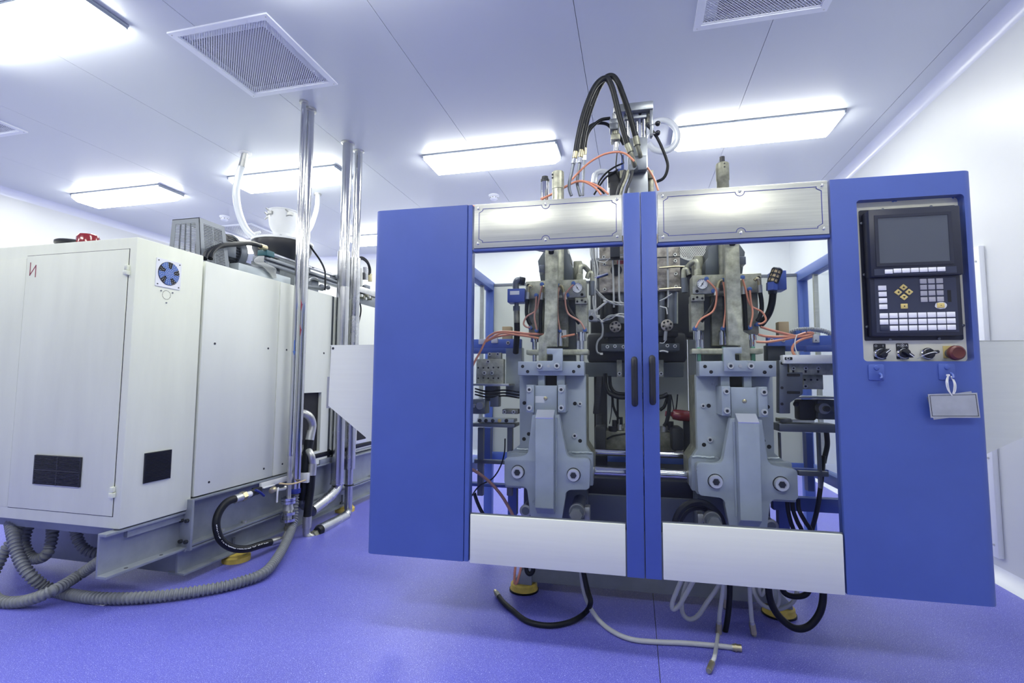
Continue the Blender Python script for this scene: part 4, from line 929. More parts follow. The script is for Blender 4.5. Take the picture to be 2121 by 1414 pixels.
# side wings
def wing(label, pts, v):
    t = thing('side_wing', label, 'wing panel', MF, 'side wings'); P = [W(x, y, v) for x, y in pts]
    MB().prism([(a_[0], a_[2]) for a_ in P], 1, v, v+.004).build('sheet', 'sheet_white', t)
    u_lo, u_hi = min(a_[0] for a_ in P), max(a_[0] for a_ in P); zt_ = max(a_[2] for a_ in P)
    bx((u_lo, v, zt_-.004), (u_hi, v+.035, zt_)).build('folded_lip', 'sheet_white', t)
    return t, P
tw, P = wing('slanted white sheet wing left of the blue cover, before the steel pipes', [(686, 716), (840, 713), (840, 968), (757, 905), (680, 840)], .28)
bx((P[0][0], .284, P[4][2]), (P[0][0]+.004, .32, P[0][2])).build('folded_edge', 'sheet_white', tw)
MB().cyl((P[0][0]+.012, .279, P[0][2]-.014), (P[0][0]+.012, .281, P[0][2]-.014), .007, n=10).build('bolt_hole', 'machine_dark', tw)
q0 = W(679, 780, .33); q1 = W(690, 845, .33); bx((q0[0], .325, q1[2]), (q1[0]+.02, .34, q0[2])).build('hinge_strip', 'pipe_clad', tw)
wing('grey-white sheet wing sticking out behind the right edge of the control housing', [(2020, 705), (2150, 705), (2150, 889), (2121, 905), (2056, 934), (2020, 950)], .28)

# ================================================================== THE BLUE MACHINE, INSIDE
def uz(f, pts, v): return [(p[0], p[2]) for p in (f(x, y, v) for x, y in pts)]
def pbox(f, a, b, v0, v1, vm=None):
    """box whose front face spans two measured corners at depth v0"""
    p, q = f(*a, v0), f(*b, v0); return MB().box((p[0], v0, q[2]), (q[0], v1, p[2]))
BM = {}
def bolt(parent, u, v, z, r, mir=None, m='bolt_steel', sub='hex_socket'):
    if mir is not None: u = 2*mir-u
    k = (round(r, 4), m)
    if k not in BM:
        o = MB().lathe((0, 0, 0), (0, -1, 0), [(0, r), (r*.55, r), (r*.7, r*.92), (r*.7, r*.6), (r*.62, r*.55)], 18).build('bolt', m, parent)
        s_ = MB().cyl((0, -r*.60, 0), (0, -r*.69, 0), r*.52, n=6).build('hex_socket', 'machine_dark', o)
        BM[k] = (o, s_); o.location = (u, v, z); return o
    o = copy(BM[k][0], 'bolt', parent, (u, v, z)); copy(BM[k][1], 'hex_socket', o, (0, 0, 0)); return o
HM = {}
def hole(parent, u, v, z, r, mir=None):
    if mir is not None: u = 2*mir-u
    k = round(r, 4)
    if k not in HM:
        o = MB().lathe((0, 0, 0), (0, -1, 0), [(-.001, r), (.0006, r), (.0008, r*.9)], 14).build('bolt_hole', 'black_matte', parent); HM[k] = o; o.location = (u, v, z); return o
    return copy(HM[k], 'bolt_hole', parent, (u, v, z))

for side, mir in (('left', None), ('right', UC)):
    g = lambda mb, nm, m, par, bv=0., **k: mb.build(nm, m, par, bevel=bv, mir=mir, **k)
    dw = 'left' if side == 'left' else 'right'
    cl = thing('clamp_unit', f'grey painted mould clamp with cross-shaped yoke behind the {dw} glass door', 'clamp unit', MF, 'mould clamps')
    # rear platen: front painted, body behind darker
    out = uz(AL, [(390, 250), (852, 250), (855, 752), (906, 828), (906, 1010), (322, 1010), (322, 800), (392, 742)], .40)
    pt = g(MB().prism(out, 1, .40, .46), 'platen', 'grey_paint', cl, .004)
    g(MB().prism([(a*1.0, b) for a, b in out], 1, .462, .66), 'platen_body', 'olive_steel', cl, .004)
    for x, y in ((424, 452), (777, 456), (813, 458), (455, 668), (422, 703), (776, 680), (813, 716)): p = AL(x, y, .40); hole(pt, p[0], .40, p[2], .010, mir)
    p = AL(813, 458, .40); bolt(pt, p[0], .398, p[2], .011, mir); p = AL(776, 680, .40); bolt(pt, p[0], .398, p[2], .013, mir)
    # cross bar with hook plate
    cbv = .30; cbar = g(pbox(AL, (380, 162), (842, 262), cbv, .40), 'cross_bar', 'grey_paint', cl, .003)
    for x, y in ((412, 197), (447, 233), (805, 197), (768, 233)): p = AL(x, y, cbv); hole(cbar, p[0], cbv, p[2], .0085, mir)
    hk = g(MB().prism(uz(AL, [(580, 72), (690, 72), (690, 228), (513, 228), (513, 158), (616, 158), (622, 152), (622, 116), (617, 111), (580, 111)], cbv-.03), 1, cbv-.03, cbv), 'hook_plate', 'grey_paint', cl, .002)
    for x in (531, 652): p = AL(x, 194, cbv-.03); bolt(hk, p[0], cbv-.03, p[2], .0145, mir)
    p = AL(593, 194, cbv-.03); g(MB().cyl((p[0], cbv-.033, p[2]), (p[0], cbv, p[2]), .008), 'dowel', 'steel', hk)
    # neck with dark window
    for x0, x1 in ((518, 567), (650, 706)): g(pbox(AL, (x0, 260), (x1, 334), .335, .40), 'neck_post', 'grey_paint', cl, .004)
    g(pbox(AL, (560, 262), (656, 334), .375, .40), 'neck_window', 'black_matte', cl)
    # centre block and straps
    bk = g(pbox(AL, (497, 330), (652, 535), .285, .40), 'centre_block', 'grey_paint', cl, .002)
    p = AL(572, 420, .285); g(MB().lathe((p[0], .285, p[2]), (0, -1, 0), [(0, .010), (.004, .009), (.006, .004)], 14), 'centre_pin', 'brass', bk)
    if side == 'left': q0, q1 = AL(500, 404, .284), AL(565, 452, .284); bx((q0[0], .2835, q1[2]), (q1[0], .2855, q0[2])).build('rating_label', 'label_white', bk)
    for x0, x1, xb in ((438, 490, 460), (657, 712, 682)):
        st = g(pbox(AL, (x0, 325), (x1, 519), .262, .40), 'strap', 'grey_paint', cl, .003)
        for y in (359, 486): p = AL(xb, y, .262); bolt(st, p[0], .262, p[2], .0145, mir)
    # yoke
    yv = .235
    def arc(cx, cy, r, a0, a1, n=5): return [(cx+r*math.cos(R(a0+(a1-a0)*k/n)), cy+r*math.sin(R(a0+(a1-a0)*k/n))) for k in range(n+1)]
    yo = [(478, 535), (452, 775)]+arc(402, 770, 52, 10, 90, 4)+[(320, 832)]+arc(310, 858, 25, 270, 180, 4)+[(285, 1000)]+arc(315, 1000, 30, 180, 90, 4)+[(400, 1034)]+arc(405, 1074, 40, 270, 345, 4)+[(470, 1258)]
    yo += [(686, 1262), (712, 1100)]+arc(752, 1100, 42, 190, 262, 4)+[(845, 1057)]+arc(850, 1030, 28, 90, 0, 4)+[(885, 880)]+arc(852, 870, 33, 0, -90, 4)+[(775, 840)]+arc(765, 785, 52, 90, 172, 4)+[(665, 535)]
    yk = g(MB().prism(uz(AL, yo, yv), 1, yv, yv+.055), 'yoke_plate', 'grey_paint', cl, .003, label='cross-shaped grey yoke plate')
    for dx, dv, z0_, z1_ in ((8, .055, 838, 1050),):
        for xa, xb in ((290, 470), (700, 880)): g(pbox(AL, (xa, z0_), (xb, z1_), yv+.055, yv+.11), 'yoke_arm', 'grey_paint', cl, .006)
        for xa, xb in ((300, 455), (725, 905)): g(pbox(AL, (xa, 795), (xb, 1030), yv+.112, .40), 'rear_arm', 'grey_paint', cl, .006)
    for (x, y) in ((380, 932), (768, 952)):
        p = AL(x, y, yv); g(MB().lathe((p[0], yv, p[2]), (0, -1, 0), [(-.001, .0335), (.0005, .0335), (.0008, .032)], 28), 'bolt_recess', 'black_matte', yk)
        p2_ = (2*mir-p[0], p[2]) if mir is not None else (p[0], p[2]); b_ = bolt(yk, p[0], yv-.0008, p[2], .0300, mir)
    # raised rib with chamfered ends
    a, b = AL(500, 558, .178), AL(628, 1190, .178); ztop = AL(505, 500, yv)[2]; zbot = AL(510, 1222, yv)[2]
    m = MB().prism([(yv+.002, ztop), (.178, a[2]), (.178, b[2]), (yv+.002, zbot)], 0, a[0], b[0])
    rb = g(m, 'centre_rib', 'grey_paint', cl, .003)
    g(MB().prism([(yv-.004, ztop+.002), (.176, a[2]+.003), (.1775, a[2]-.001), (yv-.002, ztop-.003)], 0, a[0]+.001, b[0]-.001), 'polished_chamfer', 'polished', rb, label='bright polished top chamfer')
    m = MB(); rn = random.Random(5); pts = []
    for k in range(26): pts.append((b[0]+.004, yv-.002, a[2]+(b[2]-a[2])*k/25))
    m.ring([.006+.002*rn.random() for _ in pts], pts, 8); g(m, 'weld_bead', 'grey_paint', rb)
    m = MB(); m.ring([.004+.002*rn.random() for _ in pts], [(a[0]-.003, c[1], c[2]) for c in pts], 8); g(m, 'weld_bead', 'grey_paint', rb)
    for (x, y) in ((425, 790), (820, 812)):
        p = AL(x, y, yv+.05); g(MB().ring([.006]*12, [(p[0]-.05+.1*k/11, yv+.11, p[2]+.004*rn.random()) for k in range(12)], 8), 'weld_bead', 'grey_paint', yk)
    # foot of the platen down to the machine base
    q0 = AL(420, 1010, .45); q1 = AL(860, 1010, .45); g(MB().box((q0[0], .45, .30), (q1[0], .60, q0[2])), 'platen_foot', 'grey_paint_dark', cl, .004)
    # ---------------- valve gear above the clamp
    vg = thing('valve_manifold', f'steel upright bar with valve manifold and pressure gauge behind the {dw} glass door', 'manifold', MF, 'valve manifolds')
    bar = g(MB().prism(uz(A7, [(707, 40), (815, 40), (808, 560), (803, 985), (718, 990), (712, 1112), (645, 1112), (650, 905), (693, 880), (700, 560)], .345), 1, .345, .385), 'upright_bar', 'aged_steel', vg, .003)
    q0, q1 = A7(733, 148, .345), A7(779, 192, .345); g(MB().prism(rrect(q0[0], q1[0], q1[2], q0[2], .008), 1, .3435, .346), 'bar_slot', 'black_matte', bar)
    p = A7(755, 120, .335); g(MB().lathe((p[0], .342, p[2]), (0, -1, 0), [(0, .028), (.010, .028), (.012, .02), (.016, .008)], 20), 'roller', 'steel', bar)
    p0 = A7(625, 145, .36); p1 = A7(705, 158, .36); g(MB().ring([.010, .010, .012], [p0, A7(660, 155, .36), p1], 10), 'stop_pin', 'steel', bar)
    g(pbox(A7, (650, 285), (700, 345), .40, .47), 'limit_block', 'gunmetal', vg, .003)
    mn = g(pbox(A7, (535, 425), (1055, 562), .45, .55), 'manifold_block', 'aged_steel', vg, .004)
    p = A7(557, 463, .45); hole(mn, p[0], .45, p[2], .0095, mir)
    p = A7(1020, 540, .45); hole(mn, p[0], .45, p[2], .008, mir)
    g(pbox(A7, (962, 568), (1068, 618), .45, .54), 'terminal_strip', 'aged_steel', vg, .002)
    for x, y in ((980, 600), (1050, 602), (1020, 590)): p = A7(x, y, .45); hole(vg, p[0], .45, p[2], .006, mir)
    g(pbox(A7, (562, 566), (690, 905), .47, .56), 'cylinder_body', 'olive_steel', vg, .004)
    g(pbox(A7, (966, 620), (1070, 862), .47, .56), 'cylinder_body', 'aged_steel', vg, .004)
    g(pbox(A7, (690, 560), (965, 1110), .56, .62), 'guard_plate', 'grey_paint_dark', vg)
    g(pbox(A7, (815, 560), (905, 990), .52, .56), 'cylinder_body', 'olive_steel', vg, .004)
    g(pbox(A7, (540, 1014), (1075, 1054), .43, .53), 'spreader_plate', 'aged_steel', vg, .003)
    for x, r_, y0_, y1_ in ((612, .022, 905, 950), (612, .013, 950, 1014), (828, .018, 870, 985), (1018, .024, 865, 940), (1018, .014, 940, 1014), (985, .009, 880, 1010)):
        p0, p1 = A7(x, y0_, .49), A7(x, y1_, .49); g(MB().cyl(p0, p1, r_, n=16), 'rod_end', 'chrome', vg)
    for x in (612, 1020): p0, p1 = A7(x, 1054, .47), A7(x, 1122, .47); g(MB().cyl(p0, p1, .012, n=14), 'guide_rod', 'chrome', vg)
    if side == 'left':
        q0, q1 = A7(848, 845, .519), A7(886, 915, .519); bx((q0[0], .518, q1[2]), (q1[0], .521, q0[2])).build('notice_label', 'label_white', vg)
        q0, q1 = A7(845, 950, .559), A7(900, 988, .559); bx((q0[0], .557, q1[2]), (q1[0], .561, q0[2])).build('notice_label', 'red_mark', vg)
    else:
        for x in (612, 828, 1018): p0, p1 = A7(x-14, 1000, .45), A7(x+14, 1115, .45); g(MB().box((p0[0], .44, p1[2]), (p1[0], .455, p0[2])), 'spring_guide', 'green_plastic', vg, .002)
    g(MB().prism(uz(A7, [(812, 110), (895, 120), (900, 185), (920, 195), (922, 275), (942, 300), (942, 430), (812, 430)], .50), 1, .50, .66), 'gear_housing', 'grey_paint_dark', vg, .005)
    g(MB().prism(uz(A7, [(640, 250), (700, 150), (700, 430), (665, 430)], .52), 1, .52, .60), 'gusset', 'grey_paint_dark', vg, .003)
    g(pbox(A7, (945, 250), (1020, 425), .60, .70), 'rear_valve', 'olive_steel', vg, .006)
    # pressure gauge
    p = A7(980, 483, .43); gv = .43
    gb = g(MB().lathe((p[0], .45, p[2]), (0, -1, 0), [(0, .026), (.006, .0275), (.022, .0275), (.024, .026), (.024, .0245), (.022, .0245)], 28), 'pressure_gauge', 'chrome', vg, label='round white pressure gauge')
    g(MB().cyl((p[0], .4285, p[2]), (p[0], .4275, p[2]), .0245, n=28), 'dial', 'dial_face', gb)
    m = MB(); strokes(m, [(p[0]+.008, p[2]-.011), (p[0]-.006, p[2]+.011)], .0022, 1, .4262, .4272); m.cyl((p[0], .4275, p[2]), (p[0], .4255, p[2]), .003, n=10); g(m, 'needle', 'black_matte', gb)
    m = MB()
    for k in range(11): a_ = R(-45+27*k); m.add(*(lambda b2: (b2.v, b2.f))(strokes(MB(), [(p[0]+.018*math.cos(a_), p[2]+.018*math.sin(a_)), (p[0]+.022*math.cos(a_), p[2]+.022*math.sin(a_))], .0012, 1, .4266, .4274)))
    g(m, 'scale_marks', 'black_matte', gb, kind='stuff')
    # push-in fittings
    for x, y in ((677, 452), (628, 548), (820, 465), (948, 445), (895, 545), (575, 825), (632, 850), (828, 850), (1045, 845)):
        p = A7(x, y, .435); g(MB().lathe((p[0], .47, p[2]), (0, -1, 0), [(0, .0085), (.03, .0085), (.032, .011), (.045, .011), (.047, .006)], 12), 'push_fitting', 'fan_blue', vg)
    # hydraulic stubs with brass elbows
    for pts, hp in (([(590, 480), (575, 468), (560, 480), (555, 520)], [(553, 580), (545, 640), (545, 710), (560, 770), (578, 800)]),
                    ([(700, 470), (688, 475), (680, 500), (676, 525)], [(672, 585), (667, 650), (664, 740), (663, 870)]),
                    ([(825, 465), (845, 470), (858, 500), (863, 525)], [(878, 585), (895, 640), (930, 700), (970, 750), (1000, 790)])):
        g(MB().tube([A7(x, y, .42) for x, y in pts], .0085, 10), 'brass_elbow', 'brass', vg)
        a_, b_ = A7(*pts[-1], .42), A7(*hp[0], .42); g(MB().cyl(a_, b_, .0115, n=14), 'crimp', 'steel', vg)
        g(MB().tube([A7(x, y, .42) for x, y in [hp[0]]+hp[1:]], .0105, 12), 'hose', 'rubber', vg)
    # elbow pipes behind the gauge
    g(MB().tube([A7(1000, 410, .52), A7(998, 350, .52), A7(1008, 300, .52), A7(1040, 300, .54), A7(1085, 345, .58)], .014, 12), 'steel_elbow', 'aged_steel', vg)
    g(MB().lathe(A7(1000, 412, .52), (0, 0, 1), [(0, .02), (.03, .02), (.032, .016)], 6), 'elbow_nut', 'aged_steel', vg)
    g(MB().tube([A7(1065, 400, .56), A7(1080, 360, .56), A7(1105, 360, .56), A7(1110, 420, .56), A7(1105, 520, .56)], .013, 12), 'steel_elbow', 'aged_steel', vg)
    g(MB().cyl(A7(1106, 425, .56), A7(1104, 545, .56), .016, n=14), 'check_valve', 'gunmetal', vg)
    # air tubes
    for k, (pts, v_) in enumerate((([(677, 465), (655, 560), (640, 640), (610, 690), (545, 730), (518, 790), (545, 820), (575, 822)], .41), ([(628, 555), (622, 650), (612, 740), (632, 845)], .405),
                                   ([(820, 478), (812, 560), (810, 700), (828, 845)], .41), ([(948, 455), (905, 500), (875, 560), (900, 700), (1000, 770), (1045, 840)], .405))):
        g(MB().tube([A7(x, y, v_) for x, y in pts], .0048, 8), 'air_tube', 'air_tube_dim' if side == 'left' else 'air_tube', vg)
    # ---------------- blue solenoid box outside of each manifold
    if side == 'left':
        t = thing('solenoid_valve', 'blue valve box with grey elbow and hose, left of the left manifold', 'valve', MF, 'blue valve boxes')
        b_ = pbox(A7, (378, 490), (527, 603), .42, .50).build('box', 'blue', t, bevel=.003)
        q0, q1 = A7(400, 510, .419), A7(480, 540, .419); bx((q0[0], .4185, q1[2]), (q1[0], .4205, q0[2])).build('nameplate', 'label_white', b_)
        MB().tube([A7(452, 492, .45), A7(450, 450, .45), A7(462, 420, .45), A7(490, 416, .455), A7(500, 420, .46)], .0175, 14).build('elbow', 'gunmetal', t)
        a_, b2 = Vector(A7(478, 418, .455)), Vector(A7(528, 428, .47))
        for k in range(4): c0 = a_.lerp(b2, k/4); c1 = a_.lerp(b2, k/4+.17); MB().cyl(c0, c1, .022, n=16).build('ribbed_collar', 'machine_dark', t)
        MB().cyl(A7(457, 603, .46), A7(457, 640, .46), .013, n=12).build('nipple', 'gunmetal', t); MB().cyl(A7(457, 640, .46), A7(457, 680, .46), .020, n=6).build('hex_nut', 'gunmetal', t)
        MB().cyl(A7(458, 680, .46), A7(460, 785, .46), .017, n=14).build('ferrule', 'olive_steel', t)
        MB().tube([A7(460, 780, .46), A7(461, 880, .47), A7(455, 970, .49), A7(450, 1040, .52)], .0165, 14).build('hose', 'rubber', t)
        MB().cyl(A7(527, 520, .47), A7(545, 520, .47), .014, n=12).build('side_union', 'gunmetal', t)
    else:
        t = thing('solenoid_valve', 'blue valve box with caged silencer and bent hose, right of the right manifold', 'valve', MF, 'blue valve boxes')
        pbox(A8, (1050, 365), (1172, 522), .46, .55).build('box', 'blue', t, bevel=.003); 
        MB().cyl(A8(1045, 465, .43), A8(1045, 530, .43), .026, n=6).build('valve_bonnet', 'blue', t)
        a_, b2 = Vector(A8(1050, 465, .43)), Vector(A8(1090, 360, .43)); MB().cyl(a_, b2, .0215, n=18).build('silencer', 'tan', t); MB().ring([.024, .023, .012], [b2, b2+(b2-a_)*.10, b2+(b2-a_)*.2], 16).build('silencer_cap', 'gunmetal', t)
        cg = MB(); d_ = (b2-a_).normalized(); n1_ = d_.orthogonal().normalized(); n2_ = d_.cross(n1_)
        for k in range(8): o_ = (n1_*math.cos(k*math.pi/4)+n2_*math.sin(k*math.pi/4))*.0235; cg.cyl(a_+o_, b2+o_, .0025, n=6)
        for k in range(4): c_ = a_.lerp(b2, k/3); cg.ring([.0245, .0245], [c_-d_*.003, c_+d_*.003], 18)
        cg.build('silencer_cage', 'machine_dark', t)
        MB().cyl(A8(1052, 525, .45), A8(1052, 560, .45), .020, n=6).build('hex_nut', 'machine_dark', t)
        MB().tube([A8(1055, 555, .45), A8(1045, 640, .45), A8(1020, 720, .46), A8(975, 790, .48), A8(950, 815, .50)], .0165, 14).build('hose', 'rubber', t)
    # ---------------- pusher cylinder lying below the clamp, towards the viewer
    pc = thing('pusher_cylinder', f'dark cylinder with hex end lying below the {dw} clamp', 'cylinder', MF, 'pusher cylinders')
    e0 = AL(785, 1232, .20); e1 = (e0[0]-.0, .62, e0[2]+.01)
    g(MB().cyl(e0, e1, .033, n=22), 'barrel', 'gunmetal', pc); g(MB().cyl((e0[0], .19, e0[2]), (e0[0], .235, e0[2]), .030, n=6), 'end_nut', 'steel', pc)
    g(MB().cyl((e0[0], .25, e0[2]), (e0[0], .275, e0[2]), .038, n=22), 'gland', 'steel', pc)
    g(MB().box((e0[0]+.036, .27, e0[2]-.05), (e0[0]+.060, .33, e0[2]+.02)), 'bracket', 'steel', pc, .002); g(MB().box((e0[0]-.02, .45, .30), (e0[0]+.02, .50, e0[2]-.02)), 'support', 'grey_paint_dark', pc)
    f0 = AL(432, 1205, .30); pc2 = thing('pusher_cylinder', f'short dark cylinder at the outer foot of the {dw} clamp', 'cylinder', MF, 'pusher cylinders')
    g(MB().cyl(f0, (f0[0], .60, f0[2]), .026, n=18), 'barrel', 'gunmetal', pc2); g(MB().lathe(f0, (0, -1, 0), [(-.02, .030), (0, .030), (.002, .02), (-.006, .018)], 18), 'end_ring', 'steel', pc2); g(MB().box((f0[0]-.02, .50, .30), (f0[0]+.02, .55, f0[2])), 'support', 'grey_paint_dark', pc2)

# ------------------------------------------------------------------ tie bars
for lbl, py0, py1, v, r in (('thick chrome tie bar joining the two clamps, near', 975, 0, .52, .026), ('thinner chrome tie bar crossing behind the near one', 936, 0, .80, .020)):
    a = W(1240, py0, v); b = W(1425, py0, v)
    t = thing('tie_bar', lbl, 'bar', MF, 'chrome tie bars'); z = a[2]
    MB().cyl((-.33, v, z), (.40, v, z), r, n=24).build('rod', 'chrome', t)
    for u in (-.26, .332):
        MB().cyl((u-.03, v, z), (u+.03, v, z), r*1.35, n=20).build('bush', 'gunmetal', t)
# ------------------------------------------------------------------ machine base
t = thing('machine_base', 'low grey steel machine base on round yellow feet under the glazed doors', 'machine base', MF)
f0 = W(1100, 1192, .53); zt0 = W(1270, 1030, .56)[2]
m = MB(); m.box((-.60, .53, .060), (.68, .56, .36)); m.build('front_beam', 'base_grey', t, bevel=.003)
bx((-.60, .57, .07), (-.57, 1.75, .36)).build('side_beam', 'beam_grey', t); bx((.65, .57, .07), (.68, 1.75, .36)).build('side_beam', 'beam_grey', t)
bx((-.57, .56, .34), (.65, 1.75, .36)).build('deck', 'machine_dark', t)
bx((-.50, .60, .36), (.575, .63, zt0)).build('drip_plate', 'grey_paint_dark', t)
bx((-.52, .66, .36), (.60, 1.25, .60)).build('drive_trough', 'machine_dark', t)
for u, v in ((-.585, .55), (.695, .55), (-.585, 1.6), (.695, 1.6)):
    pd = MB().lathe((u, v+.02, 0), (0, 0, 1), [(0, .074), (.010, .076), (.014, .074), (.036, .072), (.044, .064), (.046, .04)], 28).build('levelling_foot', 'yellow_pad', t, label='round yellow levelling foot')
    MB().lathe((u, v+.02, 0), (0, 0, 1), [(0, .080), (.008, .080), (.009, .07)], 28).build('rubber_ring', 'rubber', pd)
    s = -1 if u < 0 else 1
    MB().prism([(u+s*.05, .046), (u-s*.05, .046), (u-s*.05, .14), (u-s*.02, .14), (u+s*.05, .062)], 1, v-.03, v+.03).build('foot_bracket', 'beam_grey', pd, bevel=.002)
# ------------------------------------------------------------------ extrusion head in the middle
t = thing('extrusion_head', 'rusty square extrusion head block in the middle, behind the door seam', 'extrusion head', MF)
HV = .82
q0, q1 = AC(207, 100, HV), AC(1060, 612, HV)
hd = MB().box((q0[0], HV, q1[2]), (UC-.004, HV+.24, q0[2]+.03)).build('head_block', 'rust_plate', t, bevel=.005); h2 = MB().box((UC+.004, HV, q1[2]), (q1[0], HV+.24, q0[2]+.03)).build('head_block', 'rust_plate', t, bevel=.005)
zmid = AC(900, 265, HV)[2]
bx((q0[0]-.001, HV-.0015, zmid-.003), (q1[0]+.001, HV+.002, zmid+.003)).build('block_joint', 'machine_dark', t)
for x, y in ((258, 152), (262, 340), (265, 602), (255, 265), (998, 115), (1000, 240), (1003, 305), (1008, 440), (1010, 575)): p = AC(x, y, HV); bolt(hd, p[0], HV, p[2], .010)
MB().cyl(AC(385, 400, HV-.012), AC(385, 400, HV+.01), .034, n=20).build('heater_port', 'machine_dark', hd)
bx(AC(395, 300, HV-.001), (AC(470, 335, HV)[0], HV+.001, AC(470, 335, HV)[2])).build('notice_label', 'red_mark', hd)
# die columns and valves below the block
for x, r_, m_ in ((300, .030, 'machine_dark'), (440, .022, 'gunmetal'), (860, .022, 'gunmetal'), (968, .030, 'gunmetal'), (1010, .012, 'aged_steel'), (240, .012, 'machine_dark')):
    a, b = AC(x, 600, HV+.06), AC(x, 960, HV+.06); MB().cyl(a, b, r_, n=18).build('die_column', m_, t)
for x, y in ((376, 990), (918, 975)):
    p = AC(x, y, HV-.04); w_ = MB(); w_.lathe((p[0], HV-.02, p[2]), (0, -1, 0), [(0, .034), (.014, .034), (.018, .028), (.018, .014), (.026, .012), (.027, .005)], 24); wo = w_.build('adjusting_wheel', 'rust_plate', t)
    for k in range(6): a_ = k*math.pi/3+.3; hole(wo, p[0]+.022*math.cos(a_), HV-.0380, p[2]+.022*math.sin(a_), .0062)
pbox(AC, (250, 1040), (1035, 1090), HV-.02, HV+.14).build('die_plate', 'machine_dark', t, bevel=.003)
db = pbox(AC, (230, 1172), (1048, 1240), HV-.03, HV+.16).build('die_bar', 'grey_paint_dark', t, bevel=.003)
for x, y in ((293, 1202), (372, 1196), (460, 1203), (920, 1190), (1000, 1195)): p = AC(x, y, HV-.03); bolt(db, p[0], HV-.03, p[2], .010)
pbox(AC, (300, 1085), (1000, 1175), HV+.02, HV+.14).build('die_body', 'machine_dark', t)
# vertical conduits in front of the block
for pts in ([(345, 60), (350, 300), (358, 600), (362, 790)], [(415, 60), (415, 400), (418, 680), (440, 740), (500, 755), (560, 760)], [(918, 40), (925, 400), (930, 700), (928, 790)]):
    MB().tube([AC(x, y, HV-.05) for x, y in pts], .0055, 8).build('conduit', 'cable_grey', t)
# wire bundles
rn = random.Random(11); W_ = HV-.06
for k in range(9):
    o = lambda s: (rn.random()-.5)*s
    pts = [(115+k*9, 90), (118+k*9+o(16), 240+o(30)), (150+k*6+o(26), 400+o(30)), (165+o(36), 560+o(40)), (160+o(40), 700+o(40)), (170+o(30), 850+o(30)), (215+o(24), 930+o(10))]
    MB().tube([AC(x, y, W_+o(.03)) for x, y in pts], .0032, 6, 6).build('wire', 'cable_grey' if k % 3 else 'cable_white', t)
for k in range(7):
    o = lambda s: (rn.random()-.5)*s
    pts = [(190+o(20), 890+o(30)), (240+o(20), 930+o(20)), (320+o(30), 890+o(40)), (420+o(20), 870+o(30)), (500, 900+o(50)), (570, 950+o(40))]
    MB().tube([AC(x, y, W_+o(.03)) for x, y in pts], .0035, 6, 6).build('wire', 'cable_grey' if k % 2 else 'cable_white', t)
for k in range(6):
    o = lambda s: (rn.random()-.5)*s
    pts = [(165+o(20), 590+o(20)), (230+o(20), 670+o(30)), (290+o(20), 720+o(30)), (380+o(20), 745+o(30)), (480, 760+o(40)), (560, 760+o(40))]
    MB().tube([AC(x, y, W_+o(.03)) for x, y in pts], .003, 6, 6).build('wire', 'cable_grey' if k % 2 else 'cable_white', t)
for pts, r_, m_ in (([(190, 290), (260, 285), (330, 280), (420, 245), (520, 220)], .004, 'cable_grey'), ([(185, 300), (260, 320), (330, 270), (420, 265), (520, 235)], .003, 'cable_white'),
                    ([(130, 860), (200, 800), (290, 725)], .007, 'cable_white'), ([(235, 940), (245, 1010), (235, 1090), (195, 1140), (180, 1200), (190, 1260), (235, 1278)], .006, 'cable_grey'),
                    ([(840, 725), (890, 700), (970, 650)], .005, 'cable_grey'), ([(840, 1160), (880, 1162), (905, 1130)], .003, 'cable_white'), ([(905, 1040), (900, 1090), (898, 1135)], .010, 'cable_grey'),
                    ([(840, 1250), (880, 1245), (930, 1258)], .005, 'cable_white'), ([(840, 780), (880, 790), (910, 800), (920, 860)], .004, 'cable_white')):
    MB().tube([AC(x, y, W_) for x, y in pts], r_, 6, 6).build('wire', m_, t)
for p in ((232, 1275), (200, 880), (265, 720), (238, 935)): c = AC(*p, W_-.005); bx((c[0]-.008, W_-.01, c[2]-.006), (c[0]+.008, W_, c[2]+.006)).build('cable_clip', 'cable_white', t)
# bright reflective heat-wrap strips
MB().tube([AC(130, 490, W_), AC(200, 470, W_), AC(300, 440, W_)], .010, 8).build('heat_wrap', 'chrome', t)
for y in (375, 600): MB().tube([AC(835, y+3, W_), AC(920, y-4, W_), AC(1010, y-12, W_), AC(1120, y-10, W_)], .006, 8).build('heat_wrap', 'brass', t)
# white lever bracket at the left of the head
p = pbox(AC, (95, 812), (190, 930), HV-.02, HV+.04).build('white_bracket', 'label_white', t, bevel=.004); c = AC(123, 900, HV-.02); hole(p, c[0], HV-.02, c[2], .014)
# ------------------------------------------------------------------ dark gearbox and fan motor behind
t = thing('extruder_gearbox', 'large dark gearbox casing with a round perforated fan cover behind the extrusion head', 'gearbox', MF)
GV = 1.08
q0, q1 = W(1222, 515, GV), W(1500, 790, GV)
bx((q0[0], GV, W(1300, 700, GV)[2]), (q1[0], GV+.20, W(1300, 530, GV)[2])).build('upper_casing', 'machine_dark', t, bevel=.02)
a = pbox(AD, (60, -200), (880, 45), .985, GV+.2).build('belly_casing', 'machine_dark', t, bevel=.03); b = pbox(AD, (40, 40), (850, 160), .98, GV+.2).build('under_box', 'grey_paint_dark', t, bevel=.006)
bx((q0[0]+.02, GV+.02, .60), (q0[0]+.10, GV+.2, W(1300, 660, GV)[2])).build('leg', 'machine_dark', t); bx((q1[0]-.10, GV+.02, .60), (q1[0]-.02, GV+.2, W(1300, 660, GV)[2])).build('leg', 'machine_dark', t)
for x in (326, 665): p0, p1 = AD(x-22, 20, .97), AD(x+22, 160, .97); s = bx((p0[0], .965, p1[2]), (p1[0], .98, p0[2])).build('hanger_strap', 'aged_steel', t, bevel=.002); c = AD(x, 132, .965); bolt(s, c[0], .965, c[2], .012)
c = AC(1210, 50, GV-.14); r_ = .20
